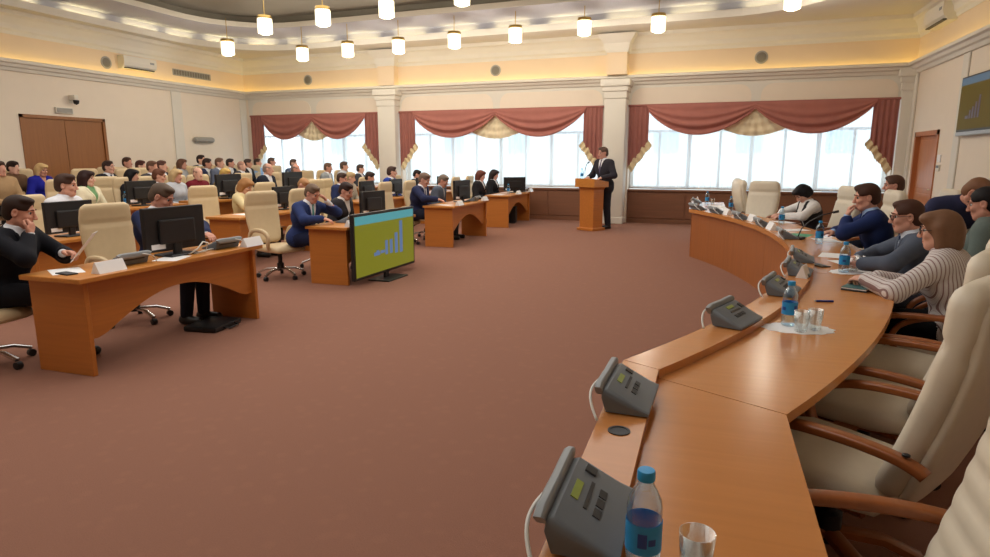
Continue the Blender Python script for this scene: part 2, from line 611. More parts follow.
def band(outer, inner, z, mb, z1=None):
    n = len(outer)
    z1 = z if z1 is None else z1
    mb.add([(p[0], p[1], z) for p in outer] + [(p[0], p[1], z1) for p in inner], [(i, (i + 1) % n, n + (i + 1) % n, n + i) for i in range(n)])
    return mb


E1 = rrect(-13.0, 2.3, -2.5, 15.0, 2.2)
E1b = rrect(-13.15, 2.45, -2.65, 15.15, 2.3)
E2 = rrect(-11.9, 1.3, -1.5, 13.85, 1.9)
E2b = rrect(-12.1, 1.5, -1.7, 14.05, 2.0)
SK0, SKEW = SKEW, 0.0
OUT = rrect(XL - 0.2, XR + 0.2, YF - 0.2, 17.1, 0.02)
SKEW = SK0
c = MB()
band(OUT, E1, CZ, c)
band(E1, E1, CZ, c, CZ + 0.13)
band(E1, E1b, CZ + 0.13, c)
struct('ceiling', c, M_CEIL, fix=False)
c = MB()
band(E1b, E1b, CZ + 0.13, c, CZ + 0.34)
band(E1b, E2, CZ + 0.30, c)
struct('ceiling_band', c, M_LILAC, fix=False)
c = MB()
band(E2, E2, CZ + 0.30, c, CZ + 0.42)
band(E2, E2b, CZ + 0.42, c)
struct('ceiling_step', c, M_WHITE, fix=False)
c = MB()
for e, z0, z1 in ((E1, CZ - 0.02, CZ + 0.13),):
    inn = rrect(-12.97, 2.27, -2.47, 14.97, 2.18)
    band(e, inn, z0, c)
    band(inn, inn, z0, c, z1)
struct('ceiling_lip', c, M_WHITE, fix=False)
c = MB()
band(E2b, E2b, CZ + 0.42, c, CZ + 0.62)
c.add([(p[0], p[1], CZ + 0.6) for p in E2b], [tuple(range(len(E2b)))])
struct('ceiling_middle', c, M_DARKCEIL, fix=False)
A_ = rrect(-13.09, 2.39, -2.59, 15.09, 2.26)
B_ = rrect(-13.05, 2.35, -2.55, 15.05, 2.24)
c = MB()
nseg = len(A_)
for i in range(nseg):                      # lit stretches with short gaps
    j = (i + 1) % nseg
    pa, pb, qa, qb = Vector((*A_[i], 0)), Vector((*A_[j], 0)), Vector((*B_[i], 0)), Vector((*B_[j], 0))
    ln = (pb - pa).length
    k = max(1, round(ln / 1.45))
    for t in range(k):
        f0, f1 = (t + 0.18) / k, (t + 0.82) / k
        if k == 1:
            f0, f1 = 0, 1
            if i % 3 == 0:
                continue
        q = [pa.lerp(pb, f0), pa.lerp(pb, f1), qa.lerp(qb, f1), qa.lerp(qb, f0)]
        c.add([(v.x, v.y, CZ + 0.145) for v in q], [(0, 1, 2, 3)])
o = c.build('ceiling_led_strip', M_LED2, fix=False)
tag(o, 'warm light strips hidden on the ledge around the raised ceiling', 'light strip')
# outdoors: pale ground and a pale apartment block across the street
struct('exterior_ground', MB().box(-60, 50, 17.3, 90, -3.1, -3.0), M_SNOW)
bl = thing('apartment_block', 'pale apartment block seen faintly through the voile of the windows', 'building', (-4, 42, -3), R(-3))
MB().box(-26, 30, 0, 10, 0, 11.5).build('wall', M_FACADE, bl)
for fl in range(3):
    for k in range(11):
        x = -24 + k * 4.9
        q = MB().box(x, x + 1.5, -0.06, 0.05, 1.5 + fl * 3.4, 2.8 + fl * 3.4)
        q.build('window', M_FWIN, bl)
MB().box(-27, 31, -0.6, 10.5, 11.4, 12.0).build('roof', M_GREYL, bl)
# ------------------------------------------------------------------ doors
d = struct('door_1', MB().box(XL - 0.1, XL - 0.04, D1[0] + 0.06, D1[1] - 0.06, 0, D1[2] - 0.06), M_DOOR)
ym = (D1[0] + D1[1]) / 2
for y0, y1 in ((D1[0] + 0.07, ym - 0.004), (ym + 0.004, D1[1] - 0.07)):
    MB().rbox(XL - 0.05, XL - 0.015, y0, y1, 0.01, D1[2] - 0.07, 0.006, 1).build('door_leaf', M_DOOR, d)
q = MB()
q.box(XL - 0.1, XL + 0.02, D1[0], D1[0] + 0.07, 0, D1[2])
q.box(XL - 0.1, XL + 0.02, D1[1] - 0.07, D1[1], 0, D1[2])
q.box(XL - 0.1, XL + 0.02, D1[0], D1[1], D1[2] - 0.07, D1[2])
q.build('door_frame', M_DOOR, d)
MB().tube([(XL + 0.0, ym - 0.08, 1.0), (XL + 0.05, ym - 0.08, 1.0), (XL + 0.05, ym - 0.2, 1.0)], 0.011).build('door_handle', M_BRASS, d, smooth=True)
d = struct('door_2', MB().box(XR + 0.06, XR + 0.1, D2[0] + 0.06, D2[1] - 0.06, 0, D2[2] - 0.06), M_DOOR2)
q = MB()
q.box(XR - 0.025, XR + 0.12, D2[0], D2[0] + 0.09, 0, D2[2])
q.box(XR - 0.025, XR + 0.12, D2[1] - 0.09, D2[1], 0, D2[2])
q.box(XR - 0.025, XR + 0.12, D2[0], D2[1], D2[2] - 0.09, D2[2])
q.build('door_frame', M_DOOR2, d)
q = MB()
for z0, z1 in ((0.15, 0.9), (1.0, 1.95)):
    q.rbox(XR + 0.045, XR + 0.07, D2[0] + 0.22, D2[1] - 0.22, z0, z1, 0.012, 2)
q.build('door_panel', M_DOOR2, d)
MB().tube([(XR + 0.06, D2[0] + 0.16, 1.0), (XR + 0.0, D2[0] + 0.16, 1.0), (XR + 0.0, D2[0] + 0.28, 1.0)], 0.011).build('door_handle', M_BRASS, d, smooth=True)

# ------------------------------------------------------------------ curtains (frame of the window wall)
BNAME = ['left', 'middle', 'right']
BWHERE = ['window beside the far left corner', 'middle window between the two columns', 'window beside the door wall']


def curtains(i):
    a, b = BAYS[i]
    lw = b - a
    # sheer voile
    def sheer(u, v):
        x = a + 0.05 + (lw - 0.1) * u
        ph = 2 * PI * x / 0.19
        amp = 0.022 + 0.014 * math.sin(x * 2.3 + i)
        return (x, 0.12 + amp * math.sin(ph + 0.8 * math.sin(x * 1.7)), HEAD - 0.02 - (HEAD - SILL - 0.06) * v)
    m = MB()
    m.grid(sheer, 260 if i else 210, 2)
    o = m.build('sheer_curtain', M_SHEER, loc=BW_LOC, rz=BW_RZ, smooth='all', fix=False)
    tag(o, 'white translucent voile curtain across the ' + BWHERE[i], 'curtain', 'white voile curtains')
    t = thing('swag_valance', 'rust swag curtain with gold centre on the ' + BWHERE[i], 'curtain', BW_LOC, BW_RZ, 'rust swag curtains')
    top = HEAD + 0.0
    MB().rbox(a - 0.02, b + 0.02, -0.12, -0.03, top - 0.02, top + 0.03, 0.01, 1).build('rail', M_RED2, t)
    tw = 0.48
    mid = (a + b) / 2

    def swag(x0, x1, yo, deep, skew):
        def fn(u, v):
            x = x0 + (x1 - x0) * u
            s = math.sin(PI * u ** skew) ** 0.75
            dp = 0.06 + deep * s
            fold = 0.05 * math.sin(v * 6.5 * PI + 1.2 * u) * s * (0.3 + v)
            return (x, yo - 0.03 - 0.10 * s * math.sin(PI * min(1, v * 0.8)) - fold * 0.7, top + 0.01 - dp * (v ** 0.9))
        q = MB()
        q.grid(fn, 36, 26)
        return q
    sp = lw * 0.5
    swag(a + 0.42, mid + 0.06, -0.10, 0.66, 0.95).build('swag', M_RED, t, smooth='all', fix=False)
    swag(mid - 0.06, b - 0.42, -0.10, 0.66, 1.05).build('swag', M_RED, t, smooth='all', fix=False)

    def jabot(u, v):
        hw = 0.06 + (0.68 if lw > 5 else 0.52) * v
        x = mid + hw * (2 * u - 1)
        c = 1 - (2 * u - 1) ** 2
        return (x, -0.055 - 0.02 * math.sin(u * 13 * PI) * v - 0.012 * math.sin(v * 24), top - 0.04 - (0.5 + 0.20 * c) * v)
    q = MB()
    q.grid(jabot, 52, 24)
    q.build('jabot', M_GOLD, t, smooth='all', fix=False)
    for s, e in ((1, a), (-1, b)):
        def low(u):
            return 0.86 + 0.64 * (1 - u) + 0.02 * math.sin(u * 16)      # u: 0 at the outer edge, 1 at the inner edge

        def tail(u, v):
            return (e + s * tw * u, -0.10 + 0.025 * math.sin(u * 9 * PI) * (0.4 + 0.6 * v), top - low(u) * v)
        q = MB()
        q.grid(tail, 40, 12)
        tl = q.build('tail', M_RED2, t, smooth='all', fix=False)

        def fringe(u, v):
            return (e + s * (tw * u + 0.10 * v), -0.118 + 0.02 * math.sin(u * 11 * PI + v), top - low(u) - 0.12 * v + 0.04 - 0.012 * math.sin(u * 60))
        q = MB()
        q.grid(fringe, 60, 3)
        q.build('fringe', M_FRINGE, tl, smooth='all', fix=False)


for i in range(3):
    curtains(i)

# ------------------------------------------------------------------ things on the walls
def wall_speaker(p, rz, where, tilt=0):
    t = thing('wall_speaker', 'round grey speaker grille in the peach frieze ' + where, 'speaker', p, rz, 'round speakers in the frieze')
    o = MB().lathe([(0.125, 0), (0.14, 0.004), (0.14, 0.016), (0.13, 0.02)], 28).build('rim', M_VENT, t, smooth=True)
    o.rotation_euler = (PI / 2, 0, 0)
    o = MB().lathe([(0.122, 0.01), (0.1, 0.024), (0.05, 0.03), (0.001, 0.031)], 28).build('grille', M_GRILLE, t, smooth=True)
    o.rotation_euler = (PI / 2, 0, 0)


for x, wh in ((2.35, 'above the left window'), (8.17, 'above the middle window'), (14.55, 'above the right window')):
    p = MB_ @ Vector((x, -0.012, 3.83))
    wall_speaker(p, BW_RZ, wh)
wall_speaker((XL + 0.012, 11.75, 3.8), R(90), 'of the left wall beside the air conditioner')


def air_con(p, rz, lab, sc=1.0):
    t = thing('air_conditioner', lab, 'air conditioner', p, rz)
    w_, h_, d_ = 0.95 * sc, 0.3 * sc, 0.22 * sc
    pr = [(0, 0), (-d_ * 0.55, 0), (-d_ * 0.9, h_ * 0.25), (-d_, h_ * 0.5), (-d_ * 0.96, h_ * 0.97), (-d_ * 0.8, h_), (0, h_)]
    q = MB()
    q.loft([[(x, y, z) for y, z in pr] for x in (-w_ / 2, w_ / 2)])
    q.build('body', M_WHITE, t)
    MB().rbox(-w_ / 2 + 0.05, w_ / 2 - 0.05, -d_ * 0.88, -d_ * 0.6, 0.008, 0.03, 0.005, 1).build('louver', M_DKGREY, t)
    MB().rbox(w_ / 2 - 0.2, w_ / 2 - 0.08, -d_ - 0.006, -d_ + 0.01, h_ * 0.55, h_ * 0.7, 0.003, 1).build('display', M_GREYL, t)


air_con((XL, 12.55, 3.72), R(90), 'white air conditioner on the frieze of the left wall beside the round speaker', 1.0)
air_con((XR, 14.35, 4.02), R(-90), 'white air conditioner high on the right wall near the window corner', 1.15)
t = thing('vent_grille', 'long grey vent grille in the frieze of the left wall', 'vent', (XL, 14.4, 3.75), R(90))
MB().rbox(-0.68, 0.68, -0.02, 0, 0, 0.17, 0.008, 1).build('frame', M_VENT, t)
q = MB()
for k in range(14):
    q.box(-0.64 + k * 0.092, -0.585 + k * 0.092, -0.03, -0.015, 0.025, 0.145)
q.build('slats', M_GRILLE, t)
t = thing('security_camera', 'small white security camera with dark lens above the left door', 'security camera', (XL, 10.75, 2.78), R(90))
MB().rbox(-0.04, 0.04, -0.03, 0, 0.02, 0.16, 0.01, 1).build('bracket', M_WHITE, t)
MB().rbox(-0.05, 0.05, -0.2, -0.01, 0.08, 0.19, 0.02, 2).build('body', M_WHITE, t, smooth=True)
MB().lathe([(0.0, -0.07), (0.05, -0.045), (0.062, 0.0), (0.062, 0.03)], 18, (0.02, -0.15, 0.05)).build('dome', M_BLACK, t, smooth=True)
t = thing('exit_light', 'pale box light over the left wooden door', 'wall light', (XL, 10.55, 2.56), R(90))
MB().rbox(-0.2, 0.2, -0.06, 0, 0, 0.13, 0.012, 2).build('body', M_WHITE, t)
MB().rbox(-0.18, 0.18, -0.066, -0.055, 0.015, 0.115, 0.005, 1).build('cover', M_VENT, t)
t = thing('wall_tube_unit', 'white horizontal tube shaped unit on the left wall', 'wall unit', (XL, 14.55, 2.1), R(90))
o = MB().lathe([(0.02, -0.36), (0.06, -0.34), (0.075, -0.3), (0.075, 0.3), (0.06, 0.34), (0.02, 0.36)], 18).build('tube', M_VENT, t, smooth=True)
o.rotation_euler = (0, PI / 2, 0)
o.location = (0, -0.09, 0)
MB().rbox(-0.3, -0.22, -0.06, 0, -0.04, 0.04, 0.008, 1).rbox(0.22, 0.3, -0.06, 0, -0.04, 0.04, 0.008, 1).build('bracket', M_WHITE, t)
t = thing('thermostat_panel', 'pale control panel on the right wall beside the reddish door', 'wall panel', (XR, 13.82, 1.42), R(-90))
MB().rbox(-0.09, 0.09, -0.025, 0, -0.06, 0.06, 0.006, 1).build('body', M_WHITE, t)
MB().rbox(-0.07, 0.07, -0.03, -0.02, 0.0, 0.045, 0.003, 1).build('display', M_GREY, t)
MB().rbox(-0.09, 0.09, -0.022, 0, 0.1, 0.24, 0.006, 1).build('switch_plate', M_PAPER, t)


def chart(mb, x0, x1, z0, z1, y, bars, base):
    """flat screen face with a band across the top and rising bars, all flush in one mesh (y = front plane)"""
    mb.m = 0
    mb.box(x0, x1, y, y + 0.004, z0, z1)
    mb.m = 1
    mb.box(x0, x1, y - 0.001, y + 0.001, z0 + (z1 - z0) * 0.86, z1)
    mb.m = 2
    for bx, bw, bz0, bz1 in bars:
        mb.box(x0 + (x1 - x0) * bx, x0 + (x1 - x0) * (bx + bw), y - 0.001, y + 0.001, z0 + (z1 - z0) * bz0, z0 + (z1 - z0) * bz1)


BARS = [(0.28, 0.1, 0.29, 0.35), (0.32, 0.045, 0.35, 0.38), (0.47, 0.045, 0.27, 0.52), (0.55, 0.05, 0.27, 0.52), (0.64, 0.055, 0.25, 0.62), (0.73, 0.055, 0.24, 0.82), (0.39, 0.07, 0.31, 0.36)]
# television on the right wall
t = thing('wall_television', 'flat television on the right wall showing a mustard chart slide', 'television', (XR, 12.1, 2.46), R(-90))
o = MB().rbox(-0.76, 0.76, -0.10, -0.05, -0.45, 0.45, 0.012, 2).build('casing', M_BLACK, t)
q = MB()
chart(q, -0.735, 0.735, -0.40, 0.425, -0.104, [(0.22, 0.09, 0.2, 0.26), (0.33, 0.04, 0.2, 0.36), (0.4, 0.045, 0.2, 0.42), (0.48, 0.045, 0.2, 0.5), (0.56, 0.045, 0.2, 0.62)], 0)
q.build('screen', [M_OLIVE2, M_CYAN2, M_BAR2], t)
MB().rbox(-0.75, 0.75, -0.106, -0.05, -0.5, -0.435, 0.008, 1).build('speaker_bar', M_TSTAND, t)
MB().box(-0.2, 0.2, -0.06, 0, -0.2, 0.2).build('bracket', M_BLACK, t)

# ------------------------------------------------------------------ pendant lamps
def make_lamp():
    t = thing('pendant_lamp', None, 'pendant lamp', (0, 0, 0))
    MB().lathe([(0.16, 0.42), (0.17, 0.40), (0.17, 0.36), (0.155, 0.345)], 24).build('canopy', M_BRASS, t, smooth=True)
    q = MB()
    for k in range(22):            # drum of hanging crystal rods round a glowing core
        a = 2 * PI * k / 22
        x, y = 0.15 * math.cos(a), 0.15 * math.sin(a)
        q.lathe([(0.012, -0.0), (0.02, 0.02), (0.02, 0.33), (0.012, 0.35)], 6, (x, y, 0))
    for k in range(12):
        a = 2 * PI * k / 12
        q.lathe([(0.01, -0.0), (0.018, 0.02), (0.018, 0.12)], 6, (0.09 * math.cos(a), 0.09 * math.sin(a), -0.03))
    q.build('crystal_drum', M_LAMP, t, smooth=True)
    MB().lathe([(0.01, 0.345), (0.01, 0.47)], 8).build('stem', M_BRASS, t)
    return t


lamp0 = make_lamp()
LAMPS = [(-10.92, 12.75, 3.99, 'lit crystal pendant lamp nearest the left wall of the room'),
         (-9.85, 14.15, 4.01, 'lit crystal pendant lamp in the rounded far left ceiling corner'),
         (-8.58, 14.2, 4.05, 'lit crystal pendant lamp over the right half of the left window'),
         (-7.20, 14.2, 4.06, 'lit crystal pendant lamp just right of the left column'),
         (-5.77, 14.2, 4.11, 'lit crystal pendant lamp left of the speaker grille of the middle window'),
         (-4.30, 14.2, 4.15, 'lit crystal pendant lamp right of the speaker grille of the middle window'),
         (-2.75, 14.2, 4.21, 'lit crystal pendant lamp just left of the column behind the lectern'),
         (-1.20, 14.2, 4.19, 'lit crystal pendant lamp just right of the column behind the lectern'),
         (1.25, 13.4, 4.29, 'lit crystal pendant lamp farthest to the right, near the ceiling step'),
         (-8.95, 11.6, 4.15, 'lit crystal pendant lamp in front row, second nearest to the left wall'),
         (-7.45, 11.45, 4.19, 'lit crystal pendant lamp in front row hanging over the beige chairs'),
         (-6.04, 11.45, 4.25, 'lit crystal pendant lamp in front row, left of the half hidden one'),
         (-4.49, 11.45, 4.36, 'lit crystal pendant lamp in front row half cut by the top edge')]
for i, (x, y, z, lab) in enumerate(LAMPS):
    o = lamp0 if i == 0 else dup(lamp0)
    o.location = (x, y, z)
    o.scale = (0.88, 0.88, 0.82)
    tag(o, lab, 'pendant lamp', 'crystal pendant lamps')
    light('pendant_bulb', 'POINT', (x, y, z - 0.12), (0, 0, 0), 30, 0.12, None, (1.0, 0.90, 0.74))
    q = [c for c in o.children if c.name.startswith('stem')][0]
    top = (4.80 if y > 12.5 or x < -11 else 5.1)
    q.data = MB().lathe([(0.01, 0.345), (0.01, (top - z) / 0.82)], 8).mesh('stem', M_BRASS)

# ------------------------------------------------------------------ chairs
def pad(stations, seg=24, n=4):
    """rounded cushion lofted along stations (centre, half width, half thickness, tilt of the normal in the YZ plane)"""
    rings = []
    for (y, z), hw, ht, (ny, nz) in stations:
        rings.append([(a, y + b * ny, z + b * nz) for a, b in superell(hw, ht, seg, n)])
    return rings


def back_rings(z0, z1, y0, y1, ws, th, ribs=0, seam=None, n=30):
    """tall chair back; front faces +Y. ws = half widths along the height"""
    out = []
    for i in range(n + 1):
        u = i / n
        z = z0 + (z1 - z0) * u
        y = y0 + (y1 - y0) * u - 0.03 * math.sin(PI * u) + 0.025 * max(0, u - 0.75) / 0.25
        wq = np.interp(u, np.linspace(0, 1, len(ws)), ws)
        e = min(1, (min(u, 1 - u) + 0.004) / 0.09)
        k = math.sqrt(max(0.0, 1 - (1 - e) ** 2))
        t_ = th * (0.25 + 0.75 * k)
        wq = wq * (0.72 + 0.28 * k)
        if ribs:
            t_ += 0.007 * abs(math.sin(u * ribs * PI)) * k
        if seam and abs(u - seam) < 0.03:
            t_ *= 0.78
        out.append(((y, z), wq, max(0.006, t_), (1, 0.06)))
    return pad(out, 28, 3.2)


def star_base(t, mb_mat, caster_mat, r=0.31, zhub=0.13, thick=0.02):
    for k in range(5):
        a = 2 * PI * k / 5 + 0.3
        c, s = math.cos(a), math.sin(a)
        MB().tube([(0.02 * c, 0.02 * s, zhub), (0.6 * r * c, 0.6 * r * s, zhub - 0.01), (r * c, r * s, 0.075)], 0, 8, (thick * 1.1, thick * 0.7)).build('base_arm', mb_mat, t, smooth=True)
        o = MB().lathe([(0.018, -0.022), (0.03, -0.02), (0.03, 0.02), (0.018, 0.022)], 12).build('caster', caster_mat, t, smooth=True)
        o.location = (r * c, r * s, 0.03)
        o.rotation_euler = (PI / 2, 0, a)


def office_chair(name='office_chair', fancy=True):
    """cream office chair facing +Y: star base, gas lift, seat, tall back, looped arms"""
    t = thing(name, None, 'chair')
    star_base(t, M_CHROME, M_BLACK)
    MB().lathe([(0.045, 0.1), (0.045, 0.2), (0.028, 0.21), (0.028, 0.4)], 14).build('gas_lift', M_BLACK, t, smooth=True)
    q = MB().loft(pad([((-0.235, 0.41), 0.17, 0.012, (0, 1)), ((-0.225, 0.41), 0.22, 0.035, (0, 1)), ((-0.15, 0.41), 0.245, 0.045, (0, 1)), ((0.05, 0.412), 0.255, 0.05, (0, 1)),
                       ((0.2, 0.415), 0.25, 0.05, (0, 1)), ((0.25, 0.405), 0.235, 0.042, (0, 1)), ((0.275, 0.395), 0.2, 0.02, (0, 1))]))
    q.build('seat', M_LEATHER2, t, smooth='all')
    q = MB().loft(back_rings(0.46, 1.16, -0.255, -0.36, [0.2, 0.235, 0.25, 0.255, 0.25, 0.235], 0.045, 0, 0.72))
    q.build('backrest', M_LEATHER2, t, smooth='all')
    for s in (-1, 1):
        pts = [(s * 0.25, -0.2, 0.44), (s * 0.29, -0.22, 0.55), (s * 0.295, -0.16, 0.645), (s * 0.295, 0.0, 0.665), (s * 0.295, 0.13, 0.645), (s * 0.29, 0.19, 0.58), (s * 0.285, 0.17, 0.5), (s * 0.25, 0.12, 0.43)]
        P = [Vector(p) for p in pts]
        fine = []
        for i in range(len(P) - 1):
            p0, p1, p2, p3 = P[max(i - 1, 0)], P[i], P[i + 1], P[min(i + 2, len(P) - 1)]
            for k in range(4):
                h = k / 4
                fine.append(0.5 * ((2 * p1) + (p2 - p0) * h + (2 * p0 - 5 * p1 + 4 * p2 - p3) * h * h + (3 * p1 - p0 - 3 * p2 + p3) * h ** 3))
        fine.append(P[-1])
        MB().tube(fine, 0, 10, (0.028, 0.02), up=(1, 0, 0)).build('armrest', M_LEATHER2, t, smooth='all')
    return t


def conference_chair(ribs=0):
    """high backed cream leather chair with bowed wooden arms, facing +Y"""
    t = thing('conference_chair', None, 'chair')
    star_base(t, M_ARM, M_BLACK, 0.33, 0.14, 0.03)
    MB().lathe([(0.05, 0.1), (0.05, 0.22), (0.03, 0.23), (0.03, 0.4)], 14).build('gas_lift', M_BLACK, t, smooth=True)
    q = MB().loft(pad([((-0.25, 0.435), 0.2, 0.02, (0, 1)), ((-0.24, 0.43), 0.25, 0.05, (0, 1)), ((-0.1, 0.425), 0.262, 0.065, (0, 1)), ((0.05, 0.427), 0.268, 0.07, (0, 1)),
                       ((0.2, 0.43), 0.265, 0.07, (0, 1)), ((0.265, 0.425), 0.25, 0.06, (0, 1)), ((0.30, 0.412), 0.225, 0.04, (0, 1)), ((0.312, 0.4), 0.2, 0.015, (0, 1))]))
    q.build('seat', M_LEATHER, t, smooth='all')
    MB().rbox(-0.2, 0.2, -0.2, 0.22, 0.345, 0.378, 0.012, 1).build('seat_plate', M_ARM, t)
    q = MB().loft(back_rings(0.46, 1.22, -0.25, -0.44, [0.22, 0.245, 0.262, 0.272, 0.272, 0.262, 0.24], 0.068, ribs, None if ribs else 0.74, 60 if ribs else 30))
    b = q.build('backrest', M_LEATHER, t, smooth='all')
    MB().loft(back_rings(0.44, 1.19, -0.30, -0.485, [0.2, 0.235, 0.25, 0.255, 0.255, 0.245, 0.22], 0.035)).build('back_shell', M_LEATHER, b, smooth='all')
    for s in (-1, 1):
        c = [(-0.40, 0.635), (-0.37, 0.65), (-0.30, 0.667), (-0.16, 0.675), (0.0, 0.668), (0.12, 0.645), (0.21, 0.6), (0.255, 0.54), (0.255, 0.48), (0.22, 0.41), (0.14, 0.375), (0.02, 0.37)]
        P = [Vector((s * 0.315, y, z)) for y, z in c]
        fine = []
        for i in range(len(P) - 1):
            p0, p1, p2, p3 = P[max(i - 1, 0)], P[i], P[i + 1], P[min(i + 2, len(P) - 1)]
            for k in range(4):
                h = k / 4
                fine.append(0.5 * ((2 * p1) + (p2 - p0) * h + (2 * p0 - 5 * p1 + 4 * p2 - p3) * h * h + (3 * p1 - p0 - 3 * p2 + p3) * h ** 3))
        fine.append(P[-1])
        a = MB().tube(fine, 0, 16, (0.017, 0.027), up=(1, 0, 0)).build('armrest', M_ARM, t, smooth='all')
        MB().lathe([(0.012, 0), (0.012, 0.006), (0.006, 0.008)], 10).build('bolt', M_BLACK, a).location = (s * 0.315, -0.34, 0.682)
        MB().rbox(min(s * 0.2, s * 0.33), max(s * 0.2, s * 0.33), -0.05, 0.05, 0.365, 0.385, 0.006, 1).build('arm_bracket', M_ARM, t)
    return t


# ------------------------------------------------------------------ desk things
def make_desk(name='desk', ln=1.85, dp=0.55):
    """desk with panel ends and an arched front; front faces +X, length along Y from 0"""
    t = thing(name, None, 'desk')
    H = 0.75
    q = MB()
    q.rbox(-dp - 0.01, 0.05, -0.06, ln + 0.06, H - 0.038, H, 0.008, 2)
    q.build('desk_top', M_DESK, t)
    for y in (0.0, ln - 0.04):
        MB().rbox(-dp, 0.0, y, y + 0.04, 0.0, H - 0.038, 0.004, 1).build('side_panel', M_DESKS, t)
    pts = [(0.04, H - 0.04), (ln - 0.04, H - 0.04)]
    n = 24
    for k in range(n + 1):
        u = 1 - k / n
        y = 0.04 + (ln - 0.08) * u
        z = 0.27 + 0.26 * max(0.0, math.sin(PI * min(1, max(0, (u - 0.06) / 0.88)))) ** 1.0
        pts.append((y, z))
    MB().prism(pts, 'X', -0.07, -0.045).build('front_panel', M_DESKV, t)
    return t


def make_monitor(wd=0.56, ht=0.34, label_sticker=True):
    """monitor seen from behind: screen faces -X, back faces +X, foot centre at origin"""
    t = thing('monitor', None, 'monitor')
    MB().rbox(-0.02, 0.02, -wd / 2, wd / 2, 0.045, 0.045 + ht, 0.008, 2).build('casing', M_BLACK, t)
    q = MB()
    q.rbox(0.015, 0.045, -wd * 0.3, wd * 0.3, 0.1, 0.045 + ht * 0.72, 0.015, 2)
    q.build('rear_housing', M_BLACK, t)
    MB().box(-0.022, -0.018, -wd / 2 + 0.015, wd / 2 - 0.015, 0.065, 0.045 + ht - 0.015).build('screen', M_DKGREY, t)
    MB().rbox(-0.005, 0.035, -0.035, 0.035, 0.0, 0.2, 0.008, 1).build('stand', M_BLACK, t)
    MB().rbox(-0.1, 0.1, -0.13, 0.13, 0.0, 0.016, 0.006, 1).build('foot', M_BLACK, t)
    if label_sticker:
        MB().box(0.02, 0.0215, -wd * 0.42, -wd * 0.2, 0.065, 0.105).build('sticker', M_PAPER, t)
    return t


def make_unit(cable=True):
    """conference unit: sloped grey console with a long handset on its far side; user faces it from -Y, slope faces -Y"""
    t = thing('conference_unit', None, 'conference unit')
    a, b = 0.105, 0.085
    q = MB()
    pr = [(-b, 0.006), (-b, 0.02), (-b * 0.55, 0.038), (b * 0.75, 0.105), (b * 0.95, 0.1), (b, 0.08), (b * 0.8, 0.006)]
    rings = []
    for x, s in ((-a * 1.12, 0.8), (-a * 1.06, 0.95), (-a, 1), (a, 1), (a * 1.06, 0.95), (a * 1.12, 0.8)):
        rings.append([(x, y * (0.94 + 0.06 * s), 0.006 + (z - 0.006) * s) for y, z in pr])
    q.loft(rings)
    q.build('console', M_GREY, t, smooth=True)
    n = Vector((0, -0.067, 0.1465)).normalized()     # slope normal

    def on(x, s, off=0.002):
        y = -b * 0.55 + s * (b * 1.3)
        z = 0.038 + s * 0.067
        return Vector((x, y, z)) + n * off
    def patch(x0, x1, s0, s1, name, m, th=0.003):
        q = MB()
        c = [on(x0, s0, -0.002), on(x1, s0, -0.002), on(x1, s1, -0.002), on(x0, s1, -0.002)]
        d = [v + n * (th + 0.002) for v in c]
        q.loft([c, d])
        return q.build(name, m, t)
    patch(-0.03, 0.03, 0.72, 0.88, 'display', M_LCD)
    patch(-0.045, -0.02, 0.2, 0.36, 'key', M_DKGREY)
    patch(-0.012, 0.013, 0.2, 0.36, 'key', M_DKGREY)
    patch(0.02, 0.045, 0.2, 0.36, 'key', M_DKGREY)
    patch(-0.04, 0.05, 0.5, 0.58, 'key', M_DKGREY)
    patch(0.072, 0.095, 0.55, 0.8, 'knob', M_DKGREY, 0.006)
    q = MB()
    hs = [(-0.115, 0.112), (-0.1, 0.122), (-0.06, 0.122), (0, 0.119), (0.06, 0.122), (0.1, 0.122), (0.115, 0.112)]
    q.tube([(x, b * 1.12, z - 0.02) for x, z in hs], 0, 12, (0.014, 0.03))
    h = q.build('handset', M_GREYL, t, smooth=True)
    MB().rbox(-0.09, 0.09, b * 0.86, b * 1.0, 0.05, 0.095, 0.005, 1).build('cradle', M_DKGREY, t)
    if cable:
        pts = []
        for k in range(15):
            u = k / 14
            pts.append((-0.05 - 0.13 * u, b * 1.3 + 0.022 * math.sin(PI * u) - 0.03 * u * u, 0.1 * (1 - u) ** 1.5 + 0.03 * math.sin(PI * u) + 0.007))
        MB().tube(pts, 0.005, 8).build('cable', M_CABLE, h, smooth='all')
    return t


def make_placard():
    t = tag(MB().loft([[(-0.12, -0.045, 0), (-0.12, 0.045, 0), (-0.12, 0.003, 0.085), (-0.12, -0.003, 0.085)], [(0.12, -0.045, 0), (0.12, 0.045, 0), (0.12, 0.003, 0.085), (0.12, -0.003, 0.085)]]).build('name_placard', M_PAPER), None, 'name card')
    return t


